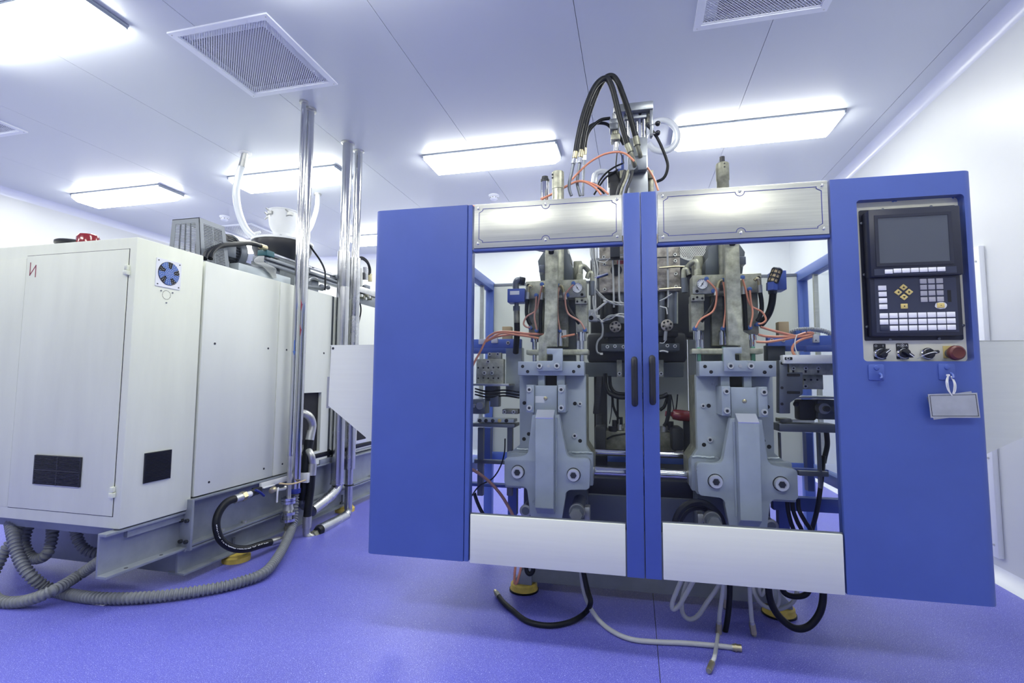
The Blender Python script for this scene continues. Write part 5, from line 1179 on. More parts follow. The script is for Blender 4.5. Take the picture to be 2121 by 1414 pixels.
MB().lathe((c[0], GV+.1, c[2]), (0, -1, 0), [(0, r_), (.16, r_), (.19, r_*.93), (.20, r_*.72), (.196, r_*.70)], 36).build('fan_cover', 'gunmetal', t)
m = MB()
for i in range(-12, 13):
    for j in range(-14, 15):
        u, z = i*.0105+(j % 2)*.005, j*.0092
        if u*u+z*z < (.128)**2: m.cyl((c[0]+u, GV-.098, c[2]+z), (c[0]+u, GV-.0965, c[2]+z), .0032, n=6)
MB().cyl((c[0], GV-.094, c[2]), (c[0], GV-.0968, c[2]), r_*.70, n=36).build('fan_mesh', 'steel', t); m.build('mesh_holes', 'black_matte', t, kind='stuff')
# flexible black hoses under the casing
hs = thing('hose_cluster', 'black flexible hoses hanging under the gearbox between the clamps', 'hose', MF)
for pts, v, r_ in (([(210, 130), (215, 230), (245, 290), (320, 322), (420, 322), (560, 318), (660, 322), (720, 300)], .93, .014), ([(245, 150), (255, 240), (300, 290), (400, 300), (520, 300)], .96, .012),
                   ([(268, 300), (275, 390), (305, 470), (325, 500)], .98, .008), ([(312, 310), (312, 420), (312, 540)], 1.0, .007), ([(735, 300), (730, 420), (712, 520), (690, 560)], .93, .012),
                   ([(655, 430), (690, 400), (712, 340), (716, 300)], .95, .010), ([(265, 340), (260, 450), (245, 540)], 1.0, .003), ([(750, 310), (765, 400), (775, 450)], .98, .003), ([(800, 300), (790, 400), (778, 450)], .98, .004)):
    MB().tube([AD(x, y, v) for x, y in pts], r_, 10, 8).build('hose', 'rubber', hs)
t = thing('drag_chain', 'dark toothed cable chain beside the left clamp', 'cable chain', MF)
for k in range(16):
    p = AD(172-k*2.0, 160+k*19, .86); bx((p[0]-.022, .85, p[2]-.010), (p[0]+.010, .88, p[2]+.008)).build('chain_link', 'machine_dark', t, bevel=.002)
# hydraulic power pack low in the middle
t = thing('power_pack', 'dark hydraulic block with small valves low between the clamps', 'power pack', MF)
q0, q1 = AD(205, 595, 1.0), AD(790, 745, 1.0); bx((q0[0], 1.0, q1[2]-.05), (q1[0], 1.2, q0[2])).build('tank', 'olive_steel', t, bevel=.006)
bx((AD(125, 560, .9)[0], .9, AD(125, 760, .9)[2]), (AD(215, 560, .9)[0], 1.1, AD(215, 560, .9)[2])).build('side_motor', 'machine_dark', t, bevel=.015)
bx((AD(750, 575, .9)[0], .9, AD(750, 760, .9)[2]), (AD(850, 560, .9)[0], 1.1, AD(850, 575, .9)[2])).build('side_motor', 'machine_dark', t, bevel=.015)
for x, y0_, y1_, r_, m_ in ((290, 595, 510, .018, 'black_plastic'), (275, 600, 560, .03, 'black_plastic'), (330, 590, 545, .016, 'steel'), (340, 560, 485, .010, 'machine_dark'), (375, 600, 540, .012, 'steel'), (690, 605, 560, .024, 'steel'), (740, 590, 520, .020, 'black_plastic'), (165, 560, 460, .022, 'machine_dark'), (280, 690, 655, .010, 'brass'), (278, 740, 700, .008, 'steel'), (752, 760, 700, .012, 'brass')):
    MB().cyl(AD(x, y0_, 1.02), AD(x, y1_, 1.02), r_, n=12).build('small_valve', m_, t)
MB().tube([AD(225, 665, .99), AD(270, 640, .98), (AD(330, 628, .98)), AD(395, 618, .99)], .006, 8).build('cable', 'rubber', t)
t = thing('red_accumulator', 'small red bottle-shaped accumulator beside the right clamp', 'accumulator', MF)
c = Vector(AD(820, 470, .95)); MB().lathe(c, (1, 0, -.1), [(-.065, .012), (-.05, .014), (-.042, .03), (0, .034), (.05, .033), (.07, .02)], 20).build('bottle', 'red_lens', t); MB().cyl(c-Vector((.085, 0, -.008)), c-Vector((.06, 0, -.005)), .016, n=8).build('cap', 'red_mark', t)
m = MB(); m.box((c.x+.02, .95, .60), (c.x+.06, .99, c.z-.02)); m.build('stand', 'machine_dark', t)
# ------------------------------------------------------------------ blue guard frame behind and beside
t = thing('guard_frame', 'blue steel guard frame with side panes around the back of the moulding machine', 'guard frame', MF)
UL, UR, VB, ZG = -1.01, 1.135, 1.42, 1.875
for u in (UL, UR):
    bx((u-.03, VB-.03, .02), (u+.03, VB+.03, ZG)).build('post', 'blue_light', t, bevel=.003)
    bx((u-.03, .34, ZG-.065), (u+.03, VB-.03, ZG)).build('top_rail', 'blue_light', t, bevel=.003)
    bx((u-.03, .34, .555), (u+.03, VB-.03, .615)).build('lower_rail', 'blue_light', t, bevel=.003)
    bx((u-.03, .34, .40), (u+.03, .40, ZG)).build('post', 'blue_light', t, bevel=.003)
    bx((u-.003, .40, .615), (u+.003, VB-.03, ZG-.065)).build('side_pane', 'side_pane', t)
    for v in (.80, 1.18): bx((u-.012, v-.012, .615), (u+.012, v+.012, ZG-.065)).build('mullion', 'stainless', t)
bx((UL+.03, VB-.03, .555), (UR-.03, VB+.03, .615)).build('rear_rail', 'blue_light', t, bevel=.003)
for a_, b_ in ((UL+.03, -.33), (-.327, .40), (.403, UR-.03)): bx((a_, VB-.01, .615), (b_, VB-.004, ZG-.012)).build('rear_sheet', 'panel_white', t, label='white rear guard sheet')
bx((UL+.03, VB-.018, ZG-.028), (UR-.03, VB+.012, ZG-.012)).build('rear_top_edge', 'gunmetal', t)
# ------------------------------------------------------------------ take-out tables either side
t = thing('mould_table', 'blue and grey take-out table with drilled steel plate behind the left door glass', 'table', MF, 'take-out tables')
pbox(A7, (70, 925), (495, 998), .56, .60).build('beam', 'blue_light', t, bevel=.003); pbox(A7, (70, 1000), (365, 1045), .66, .72).build('rear_beam', 'blue', t, bevel=.003)
pbox(A7, (365, 995), (500, 1420), .62, .70).build('column', 'grey_paint', t, bevel=.004)
pl_ = pbox(A7, (110, 1095), (345, 1312), .52, .56).build('drilled_plate', 'aged_steel', t, bevel=.003)
for x, y in ((127, 1170), (172, 1170), (214, 1170), (258, 1168), (300, 1168), (127, 1260), (172, 1258), (214, 1260), (258, 1260), (300, 1260)): p = A7(x, y, .52); hole(pl_, p[0], .52, p[2], .005)
for x, y in ((214, 1117), (181, 1215), (247, 1215)): p = A7(x, y, .52); bolt(pl_, p[0], .52, p[2], .010)
br_ = pbox(A7, (208, 1040), (322, 1097), .53, .57).build('plate_bracket', 'aged_steel', t, bevel=.002)
for x in (228, 297): p = A7(x, 1053, .53); bolt(br_, p[0], .53, p[2], .010)
pbox(A7, (333, 815), (410, 925), .57, .62).build('wood_block', 'tan', t, bevel=.002)
p = A7(385, 957, .56); bolt(t, p[0], .56, p[2], .011)
pbox(AL, (60, 316), (318, 334), .47, .62).build('shelf', 'steel', t, bevel=.002)
pbox(AL, (60, 425), (150, 530), .50, .60).build('drive_block', 'gunmetal', t, bevel=.004); c = AL(112, 472, .47); MB().cyl(c, (c[0], .51, c[2]), .020, n=20).build('drive_shaft', 'steel', t); c = AL(70, 472, .47); MB().cyl(c, (c[0], .51, c[2]), .010, n=14).build('drive_shaft', 'steel', t)
pbox(AL, (150, 335), (235, 440), .54, .62).build('gear_case', 'grey_paint_dark', t, bevel=.004); pbox(AL, (185, 400), (245, 480), .52, .58).build('hinge_block', 'gunmetal', t, bevel=.004)
for y in (352, 372, 392): MB().tube([AL(80, y, .52), AL(170, y+20, .52), AL(280, y+10, .53), AL(390, y+25, .55)], .005, 6).build('cable', 'rubber', t)
s0 = pbox(AL, (95, 560), (350, 590), .46, .56).build('button_strip', 'grey_paint', t, bevel=.003)
for k, (x, mm) in enumerate(((115, 'black_matte'), (158, 'black_matte'), (205, 'machine_dark'), (252, 'key_yellow'), (300, 'black_matte'))): p = AL(x, 575, .46); MB().lathe((p[0], .46, p[2]), (0, -1, 0), [(0, .010), (.008, .010), (.010, .007)], 12).build('push_button', mm, s0)
pbox(AL, (55, 592), (356, 625), .46, .60).build('frame_rail', 'gunmetal', t, bevel=.003)
for x in (100, 305): pbox(AL, (x, 625), (x+33, 1100), .50, .53).build('leg', 'gunmetal', t)
pbox(AL, (75, 845), (300, 882), .50, .53).build('stretcher', 'gunmetal', t, bevel=.002)
pbox(AL, (270, 495), (380, 530), .47, .55).build('clamp_head', 'olive_steel', t, bevel=.003)
for x in (287, 350): p = AL(x, 514, .47); bolt(t, p[0], .47, p[2], .010)
pbox(AL, (130, 625), (185, 860), .75, .80).build('blue_leg', 'blue', t); 
for (x, y) in ((160, 945), (270, 935)): c = A7(x, y, .55); bx((c[0]-.018, .535, c[2]-.016), (c[0]+.018, .56, c[2]+.014)).build('hose_clip', 'label_white', t, bevel=.003)
a = AL(52, 1010, .62); b = AL(400, 1050, .62); bx((a[0]-.15, .62, b[2]), (b[0], .67, a[2])).build('low_rail', 'blue', t, bevel=.003)
for u_ in (a[0]-.10, b[0]-.05): bx((u_-.025, .62, .38), (u_+.025, .67, b[2])).build('low_post', 'blue', t)

t = thing('mould_table', 'blue and grey take-out table with slotted white plate behind the right door glass', 'table', MF, 'take-out tables')
pbox(A8, (1010, 912), (1610, 990), .56, .60).build('beam', 'blue_light', t, bevel=.003); pbox(A8, (1160, 992), (1330, 1035), .66, .72).build('rear_beam', 'blue', t, bevel=.003); pbox(A8, (1330, 985), (1620, 1040), .70, .74).build('rear_beam', 'blue', t, bevel=.003)
wp = pbox(A8, (1140, 1070), (1620, 1142), .38, .43).build('white_plate', 'label_white', t, bevel=.002)
q0, q1 = A8(1152, 1088, .38), A8(1218, 1112, .38); MB().prism(rrect(q0[0], q1[0], q1[2], q0[2], .003), 1, .379, .3815).build('plate_slot', 'black_matte', wp)
p = A8(1180, 1100, .38); bolt(wp, p[0], .38, p[2], .008)
sp = pbox(A8, (1188, 1140), (1620, 1238), .42, .46).build('slotted_plate', 'aged_steel', t, bevel=.002)
for x in (1224, 1327, 1432):
    q0, q1 = A8(x-9, 1165, .42), A8(x+9, 1220, .42); MB().prism(rrect(q0[0], q1[0], q1[2], q0[2], .003), 1, .419, .4215).build('plate_slot', 'black_matte', sp); p = A8(x, 1182, .42); bolt(sp, p[0], .42, p[2], .009)
lp = pbox(A8, (1308, 1236), (1478, 1358), .46, .50).build('lower_plate', 'aged_steel', t, bevel=.002)
for x in (1320, 1373, 1425): p = A8(x, 1278, .46); hole(lp, p[0], .46, p[2], .005)
p = A8(1324, 1332, .46); bolt(lp, p[0], .46, p[2], .010)
db_ = MB().prism(uz(A8, [(1108, 1115), (1178, 1115), (1178, 1216), (1306, 1216), (1306, 1395), (1200, 1470), (1200, 1560), (1108, 1560)], .40), 1, .40, .45).build('slide_bracket', 'gunmetal', t, bevel=.003)
for y in (1238, 1384): q0, q1 = A8(1170, y-12, .40), A8(1282, y+12, .40); MB().prism(rrect(q0[0], q1[0], q1[2], q0[2], .005), 1, .399, .4015).build('bracket_slot', 'black_matte', db_)
for y in (1140, 1345, 1480): p = A8(1130, y, .40); hole(db_, p[0], .40, p[2], .007)
pbox(A8, (1010, 985), (1160, 1115), .60, .68).build('column', 'grey_paint_dark', t, bevel=.003)
pbox(A8, (1100, 792), (1192, 908), .58, .63).build('wood_block', 'tan', t, bevel=.002)
for x in (1042, 1138): p = A8(x, 948, .56); bolt(t, p[0], .56, p[2], .010)
p = pbox(A8, (1393, 900), (1446, 965), .54, .56).build('hose_clip', 'label_white', t, bevel=.002); c = A8(1412, 948, .54); bolt(p, c[0], .54, c[2], .006)
for x in (1258, 1306, 1358): c = A8(x, 880, .53); bx((c[0]-.010, .52, c[2]-.010), (c[0]+.010, .56, c[2]+.008)).build('push_fitting', 'fan_blue', t, bevel=.002)
pbox(AR, (990, 405), (1345, 425), .45, .62).build('shelf', 'steel', t, bevel=.002)
pbox(AR, (1190, 430), (1345, 570), .50, .60).build('drive_block', 'grey_paint_dark', t, bevel=.004); c = AR(1240, 492, .46); MB().cyl(c, (c[0], .51, c[2]), .026, n=20).build('drive_shaft', 'steel', t); MB().cyl((c[0]+.004, .44, c[2]), (c[0]+.004, .47, c[2]), .014, n=16).build('shaft_end', 'machine_dark', t)
pbox(AR, (1060, 430), (1185, 575), .52, .60).build('gear_case', 'machine_dark', t, bevel=.01); c = AR(1040, 460, .50); MB().ball(c, .014).build('release_knob', 'black_plastic', t)
pbox(AR, (930, 560), (1010, 590), .47, .55).build('clamp_head', 'olive_steel', t, bevel=.003)
pbox(AR, (1015, 572), (1170, 590), .50, .56).build('white_strip', 'label_white', t)
pbox(AR, (922, 596), (1345, 662), .46, .60).build('frame_rail', 'gunmetal', t, bevel=.003)
for x, w_ in ((925, 22), (1195, 32)): pbox(AR, (x, 660), (x+w_, 1050), .50, .53).build('leg', 'gunmetal', t)
pbox(AR, (1110, 660), (1170, 1070), .72, .77).build('blue_leg', 'blue', t); pbox(AR, (930, 905), (1270, 965), .62, .66).build('stretcher', 'blue', t, bevel=.003); pbox(AR, (1060, 925), (1270, 968), .50, .53).build('stretcher', 'gunmetal', t, bevel=.002)
a = AR(880, 1140, .60); b = AR(1360, 1200, .60); bx((a[0], .60, AR(1000, 1205, .60)[2]), (b[0]+.12, .65, AR(1000, 1110, .60)[2])).build('low_rail', 'blue', t, bevel=.003)
for u_ in (a[0]+.05, b[0]+.08): bx((u_-.025, .60, .38), (u_+.025, .65, AR(1000, 1160, .60)[2])).build('low_post', 'blue', t)
MB().tube([AR(1250, 640, .56), AR(1258, 740, .57), AR(1240, 830, .58), AR(1232, 870, .58)], .012, 10).build('hanging_hose', 'rubber', t)
MB().tube([AR(1230, 820, .57), AR(1225, 900, .57), AR(1215, 1000, .57), AR(1190, 1180, .57), AR(1150, 1340, .57)], .011, 10).build('hanging_hose', 'rubber', t)

# ------------------------------------------------------------------ salmon air tubes and other loose lines behind the glass
def line(nm, label, cat, pts, r, m, group=None, frame=MF, n=8, seg=8, corr=0.):
    mb = MB().tube(pts, r, n, seg, corr=corr, pitch=.010); return solo(mb, nm, m, label, cat, frame, group)
for k, (pts, l) in enumerate((([(690, 882), (560, 876), (430, 862), (300, 862), (225, 895), (190, 940), (140, 1040), (95, 1120), (60, 1200)], 'upper salmon air tube running from the left clamp to the left table'),
                              ([(648, 916), (560, 900), (440, 884), (330, 872), (240, 915), (195, 945)], 'middle salmon air tube of the left bunch'),
                              ([(960, 882), (860, 902), (800, 915), (700, 915), (560, 890), (430, 885), (300, 900), (200, 940)], 'lower salmon air tube of the left bunch, passing behind the upright bar'))):
    line('air_tube', l, 'tube', [A7(x, y, .43+.05*(k == 2)) for x, y in pts], .0058, 'air_tube', 'salmon air tubes left')
for k, (pts, l) in enumerate((([(950, 835), (1040, 862), (1150, 890), (1250, 912), (1330, 910), (1380, 892), (1340, 882)], 'upper salmon air tube running to the right table clip'),
                              ([(930, 900), (1010, 915), (1120, 918), (1240, 912), (1300, 895), (1330, 885)], 'middle salmon air tube of the right bunch'),
                              ([(915, 960), (1000, 962), (1120, 945), (1250, 920), (1340, 912), (1390, 890), (1360, 880)], 'lower salmon air tube of the right bunch'),
                              ([(1385, 915), (1310, 935), (1245, 970), (1218, 1010), (1222, 1050), (1240, 1075)], 'short salmon air tube curling down to the slotted white plate'))):
    line('air_tube', l, 'tube', [A8(x, y, .44) for x, y in pts], .0060, 'air_tube', 'salmon air tubes right')
line('thin_cable', 'thin white wire hanging beside the curled salmon tube', 'cable', [A8(1258, 900, .43), A8(1240, 950, .43), A8(1242, 1010, .43), A8(1262, 1065, .43)], .0026, 'cable_white')
line('spiral_hose', 'light grey ribbed hose behind the right table clip', 'hose', [A8(1195, 885, .66), A8(1260, 862, .64), A8(1340, 856, .62), A8(1430, 860, .60), A8(1510, 880, .58), A8(1590, 925, .56)], .013, 'cable_grey', corr=.15, n=10)
line('copper_tube', 'dull red tube curving down to the kick plate behind the left door', 'tube', [AL(40, 905, .40), AL(110, 945, .40), AL(190, 1010, .40), AL(260, 1090, .40), AL(310, 1170, .40), AL(345, 1240, .40), AL(370, 1330, .40)], .0085, 'air_tube_dim')
line('black_strap', 'flat black cable hanging low behind the left door glass', 'cable', [AL(75, 1080, .42), AL(95, 1140, .42), AL(125, 1205, .42), AL(165, 1270, .42)], .010, 'rubber')
line('thin_cable', 'thin black cable dropping from the left table to the low rail', 'cable', [AL(290, 700, .50), AL(285, 800, .50), AL(255, 900, .50), AL(200, 980, .50), AL(110, 1030, .48), AL(50, 1110, .46)], .0038, 'rubber')
line('hose_loop', 'thick black hose arched over the right pusher cylinder', 'hose', [AR(195, 1330, .24), AR(205, 1260, .24), AR(245, 1190, .25), AR(315, 1148, .26), AR(390, 1150, .27), AR(460, 1190, .28), AR(510, 1250, .29), AR(535, 1330, .30)], .0165, 'rubber', 'black hose loops')
line('hose_loop', 'inner black hose of the arch over the right pusher cylinder', 'hose', [AR(225, 1330, .28), AR(245, 1260, .28), AR(290, 1205, .29), AR(360, 1185, .30), AR(430, 1205, .31), AR(480, 1260, .32), AR(500, 1330, .33)], .010, 'rubber', 'black hose loops')
for k, x in enumerate((985, 1020, 1062)):
    line('black_hose', ('left', 'middle', 'right')[k]+' of three black hoses hanging below the right clamp', 'hose', [AR(x-8, 1120, .46), AR(x, 1200, .45), AR(x+18+k*12, 1280, .44), AR(x+40+k*22, 1350, .43), AR(x+50+k*25, 1480, .42)], .010, 'rubber', 'hoses below the right clamp')

# ------------------------------------------------------------------ on top of the blue machine
TV = .70
def g6(x, y, v=TV): return A6(x, y, v)
t = thing('lift_column', 'grey steel lift column with chrome guide rods rising above the centre of the machine', 'column', MF)
a = g6(925, 720); b = g6(1118, 1300); bx((a[0], TV, 1.80), (b[0], TV+.14, a[2])).build('housing', 'column_grey', t, bevel=.004)
a = g6(940, 930); b = g6(1100, 1050); bx((a[0], TV-.05, b[2]), (b[0], TV, a[2])).build('port_block', 'gunmetal', t, bevel=.004)
for x, r_, y0_, y1_, m_ in ((915, .019, 525, 722, 'chrome'), (1078, .019, 508, 722, 'chrome'), (1010, .010, 540, 722, 'chrome')): MB().cyl(g6(x, y1_, TV+.05), g6(x, y0_, TV+.05), r_, n=18).build('guide_rod', m_, t)
p0, p1 = g6(885, 460, TV+.02), g6(1105, 520, TV+.02); cbk = bx((p0[0], TV+.02, p1[2]), (p1[0], TV+.10, p0[2])).build('cross_head', 'column_grey', t, bevel=.004); c = g6(1040, 488, TV+.02); hole(cbk, c[0], TV+.02, c[2], .009)
p0, p1 = g6(800, 415, TV), g6(1166, 452, TV); bx((p0[0], TV-.02, p1[2]), (p1[0], TV+.12, p0[2])).build('top_plate', 'column_grey', t, bevel=.003)
p0, p1 = g6(1132, 448, TV), g6(1166, 702, TV); bx((p0[0], TV-.01, p1[2]), (p1[0], TV+.03, p0[2])).build('side_arm', 'column_grey', t, bevel=.003)
p0, p1 = g6(1108, 480, TV), g6(1166, 540, TV); bx((p0[0], TV+.03, p1[2]), (p1[0], TV+.10, p0[2])).build('arm_block', 'aged_steel', t, bevel=.003)
for y in (580, 670):
    c = g6(1210, y, TV-.01); MB().ball(c, .0155).build('knob', 'black_plastic', t, label='black ball knob'); MB().cyl((c[0]-.045, c[1], c[2]-.004), c, .004, n=8).build('knob_stem', 'steel', t)
for x, y0_, y1_, r_, m_ in ((802, 545, 488, .017, 'steel'), (806, 690, 592, .020, 'olive_steel'), (812, 840, 722, .0135, 'chrome')): MB().cyl(g6(x, y0_, TV-.02), g6(x, y1_, TV-.02), r_, n=16).build('side_cylinder', m_, t)
for y0_, y1_, x0_, x1_, m_ in ((535, 572, 748, 832, 'column_grey'), (572, 628, 750, 830, 'gunmetal'), (682, 725, 762, 850, 'aged_steel')): p0, p1 = g6(x0_, y0_, TV-.05), g6(x1_, y1_, TV-.05); bx((p0[0], TV-.05, p1[2]), (p1[0], TV+.02, p0[2])).build('cylinder_flange', m_, t, bevel=.003)
p0, p1 = g6(785, 432, TV-.02), g6(830, 490, TV-.02); bx((p0[0], TV-.05, p1[2]), (p1[0], TV+.01, p0[2])).build('cylinder_head', 'steel', t, bevel=.004)
p0, p1 = g6(858, 880, TV+.03), g6(888, 1060, TV+.03); bx((p0[0], TV+.03, p1[2]), (p1[0], TV+.10, p0[2])).build('blue_plate', 'blue', t, bevel=.002); p0, p1 = g6(828, 1010, TV+.03), g6(870, 1055, TV+.03); bx((p0[0], TV+.03, p1[2]), (p1[0], TV+.08, p0[2])).build('blue_bracket', 'blue', t, bevel=.002)
p0, p1 = g6(735, 1060), g6(848, 1150); bx((p0[0], TV-.03, p1[2]), (p1[0], TV+.06, p0[2])).build('valve_head', 'machine_dark', t, bevel=.003); p0, p1 = g6(750, 1150), g6(842, 1190); bx((p0[0], TV-.03, 1.85), (p1[0], TV+.05, p0[2])).build('valve_stem', 'machine_dark', t, bevel=.003)
p0, p1 = g6(846, 1030, TV-.04), g6(900, 1110, TV-.04); bx((p0[0], TV-.05, p1[2]), (p1[0], TV, p0[2])).build('tee_fitting', 'olive_steel', t, bevel=.004)
p0, p1 = g6(1122, 1010), g6(1170, 1085); bx((p0[0], TV+.02, p1[2]), (p1[0], TV+.08, p0[2])).build('rear_lug', 'olive_steel', t, bevel=.003); MB().cyl((g6(1146, 1080)[0], TV+.05, 1.85), g6(1146, 1085, TV+.05), .017, n=14).build('rear_rod', 'aged_steel', t)
# stub cylinders on the machine roof
for (x0, x1, y0_, y1_, v, l, m_) in ((200, 315, 1050, 1400, .48, 'brassy cylinder end standing above the left head plate', 'aged_steel'), (92, 174, 1130, 1400, .62, 'chrome cylinder end with a dark cap behind the brassy one', 'chrome'), (1763, 1890, 968, 1400, .48, 'dark cylinder end with a black stud above the right head plate', 'olive_steel')):
    t = thing('cylinder_end', l, 'cylinder', MF, 'cylinder ends'); p0, p1 = A6(x0, y0_, v), A6(x1, y0_, v); r_ = (p1[0]-p0[0])/2; c = ((p0[0]+p1[0])/2, v); z1 = p0[2]
    if m_ == 'olive_steel':
        zc = A6(1825, 1130, v)[2]; MB().lathe((*c, 0), (0, 0, 1), [(1.62, r_*.92), (zc, r_*.92), (zc+.004, r_), (z1-.004, r_), (z1, r_*.9)], 24).build('barrel', 'olive_steel', t); MB().cyl((*c, z1), (*c, A6(1815, 900, v)[2]), r_*.40, n=16).build('stud', 'black_plastic', t)
        for y in (985, 1018): q = A6(1832, y, v); MB().cyl((c[0]+.004, v-r_-.001, q[2]), (c[0]+.004, v-r_+.004, q[2]), .0045, n=8).build('set_screw', 'machine_dark', t)
    elif m_ == 'aged_steel':
        zc = A6(255, 1215, v)[2]; MB().lathe((*c, 0), (0, 0, 1), [(1.62, r_*.97), (zc, r_*.97), (zc+.002, r_*.93), (zc+.004, r_), (z1-.003, r_), (z1, r_*.92)], 24).build('barrel', 'aged_steel', t)
        for y in (1082, 1112): q = A6(212, y, v); MB().cyl((c[0]-r_*.8-.002, v-r_*.7, q[2]), (c[0]-r_*.7, v-r_*.5, q[2]), .006, n=8).build('set_screw', 'machine_dark', t)
    else:
        MB().lathe((*c, 0), (0, 0, 1), [(1.62, r_), (z1-.01, r_)], 20).build('barrel', 'chrome', t); MB().lathe((*c, z1-.01), (0, 0, 1), [(0, r_*1.02), (.016, r_*1.02), (.022, r_*.8), (.034, r_*.75), (.036, r_*.4)], 20).build('cap', 'machine_dark', t)
    MB().box((c[0]-r_*1.2, v-.03, 1.60), (c[0]+r_*1.2, v+.03, 1.63)).build('mount', 'gunmetal', t)
# hydraulic arches
def arch(label, pts, r, v0, v1, bot=None, top=None):
    t = thing('hydraulic_hose', label, 'hose', MF, 'arched hydraulic hoses'); n = len(pts)
    P = [A6(x, y, v0+(v1-v0)*i/(n-1)) for i, (x, y) in enumerate(pts)]
    MB().tube(P, r, 12, 8).build('hose_body', 'rubber_worn', t); return t, P
def ferrule(t, p, q, r, nut=True):
    p, q = Vector(p), Vector(q); MB().cyl(p, p.lerp(q, .55), r, n=16).build('crimp', 'brass', t); MB().cyl(p.lerp(q, .55), p.lerp(q, .62), r*.7, n=12).build('neck', 'steel', t)
    if nut: MB().cyl(p.lerp(q, .62), q, r*1.05, n=6).build('hex_nut', 'chrome', t)
t, P = arch('front black hydraulic hose of the tall arch above the machine', [(428, 850), (450, 720), (490, 540), (545, 370), (610, 230), (680, 158), (735, 160), (775, 240), (805, 350), (840, 500), (880, 640), (920, 780)], .0165, .52, .56)
ferrule(t, A6(428, 845, .52), A6(405, 965, .52), .0145); MB().tube([A6(405, 960, .52), A6(385, 1060, .52), A6(365, 1150, .52), A6(365, 1210, .52), A6(385, 1270, .52)], .009, 10).build('steel_tube', 'gunmetal', t)
MB().cyl(P[-1], A6(950, 855, .56), .0185, n=18).build('crimp', 'olive_steel', t); MB().tube([A6(948, 850, .56), A6(968, 910, .57), A6(988, 970, .60), A6(985, 1010, .64)], .0125, 12).build('elbow', 'olive_steel', t); MB().cyl(A6(975, 985, .61), A6(990, 1010, .66), .022, n=16).build('collar', 'gunmetal', t)
t, P = arch('rear black hydraulic hose of the tall arch above the machine', [(482, 835), (500, 700), (540, 520), (600, 350), (660, 215), (720, 140), (780, 130), (830, 190), (870, 290), (920, 430), (965, 580), (1000, 710)], .0165, .58, .62)
ferrule(t, A6(482, 830, .58), A6(465, 960, .58), .0145); MB().tube([A6(465, 955, .58), A6(450, 1050, .58), A6(440, 1150, .58), A6(455, 1220, .58), A6(470, 1270, .58)], .009, 10).build('steel_tube', 'gunmetal', t)
MB().cyl(P[-1], A6(1015, 790, .62), .0185, n=18).build('crimp', 'olive_steel', t); MB().tube([A6(1013, 785, .62), A6(1030, 840, .63), A6(1045, 890, .65), A6(1040, 930, .69)], .0125, 12).build('elbow', 'olive_steel', t); MB().cyl(A6(1040, 905, .66), A6(1045, 935, .69), .022, n=16).build('collar', 'gunmetal', t)
t, P = arch('thin black hose arching low to the side cylinder left of the column', [(516, 820), (525, 740), (550, 660), (600, 595), (670, 545), (755, 530)], .0095, .62, .66)
ferrule(t, A6(516, 815, .62), A6(510, 930, .62), .0100); MB().tube([A6(510, 925, .62), A6(503, 1050, .62), A6(495, 1270, .62)], .0065, 8).build('steel_tube', 'gunmetal', t)
t, P = arch('second thin black hose meeting the side cylinder flange', [(525, 720), (545, 630), (590, 590), (650, 575), (720, 585), (770, 625), (830, 680), (885, 780)], .0095, .68, .70)
t, P = arch('black sheathed cable bowing out right of the lift column', [(1110, 595), (1150, 640), (1200, 710), (1245, 800), (1285, 900), (1305, 980), (1290, 1060), (1255, 1110), (1200, 1135)], .0085, .70, .72)
for pts, l in (([(700, 1250), (640, 1170), (700, 1070), (790, 1000), (875, 960)], 'black cable sweeping from the left head plate to the blue plate'), ([(600, 1260), (650, 1180), (720, 1090), (830, 1020)], 'thin black cable below the sweeping one'), ([(822, 850), (815, 920), (812, 1010), (845, 1100)], 'thin dark wire dropping from the chrome rod'), ([(845, 840), (870, 900), (885, 960)], 'thin grey wire beside the blue plate')):
    line('thin_cable', l, 'cable', [A6(x, y, .66) for x, y in pts], .0055 if 'black' in l else .0035, 'rubber', 'cables on the machine roof')
for x, l in ((840, 'left'), (870, 'middle'), (915, 'right')):
    line('drop_tube', l+' of three dark tubes standing behind the door seam', 'tube', [A6(x+55, 1030, .60), A6(x+35, 1110, .58), A6(x+5, 1180, .56), A6(x-25, 1290, .56)], .0085, 'machine_dark' if l != 'middle' else 'olive_steel', 'tubes behind the seam')
for pts, l in (([(385, 1120), (470, 1030), (560, 950), (660, 890), (740, 862), (830, 852), (900, 868), (945, 900), (985, 940)], 'salmon air tube arching under the black hoses'),
               ([(90, 1300), (200, 1255), (320, 1190), (420, 1140), (500, 1135), (570, 1165), (630, 1210), (670, 1260)], 'salmon air tube rising over the left head plate'),
               ([(95, 1310), (220, 1240), (330, 1180), (450, 1130), (560, 1145), (660, 1190), (740, 1255)], 'second salmon air tube beside the rising one'),
               ([(1112, 1000), (1150, 1060), (1180, 1120), (1215, 1220)], 'salmon air tube dropping right of the column')):
    line('air_tube', l, 'tube', [A6(x, y, .693 if 'column' in l else .56) for x, y in pts], .0060, 'air_tube', 'salmon air tubes on the roof')
for k in range(2): line('air_tube', ('long', 'short')[k]+' salmon air tube lying along the roof above the blue side cover', 'tube', [(W(922+k*12, 424, .06)[0], .06+k*.016, ZD1+.004), (W(945, 420, .06)[0], .06+k*.016, ZD1+.012), (W(975, 418, .06)[0], .06+k*.016, ZD1+.014), (W(1005, 418, .06)[0], .07+k*.016, ZD1+.010), (W(1035, 421, .06)[0], .09+k*.016, ZD1+.003)], .006, 'air_tube', 'salmon air tubes on the roof')
t = thing('clear_hose', 'ring-shaped milky clear hose behind the lift column near the right lamp', 'hose', None, 'clear conveying hoses')
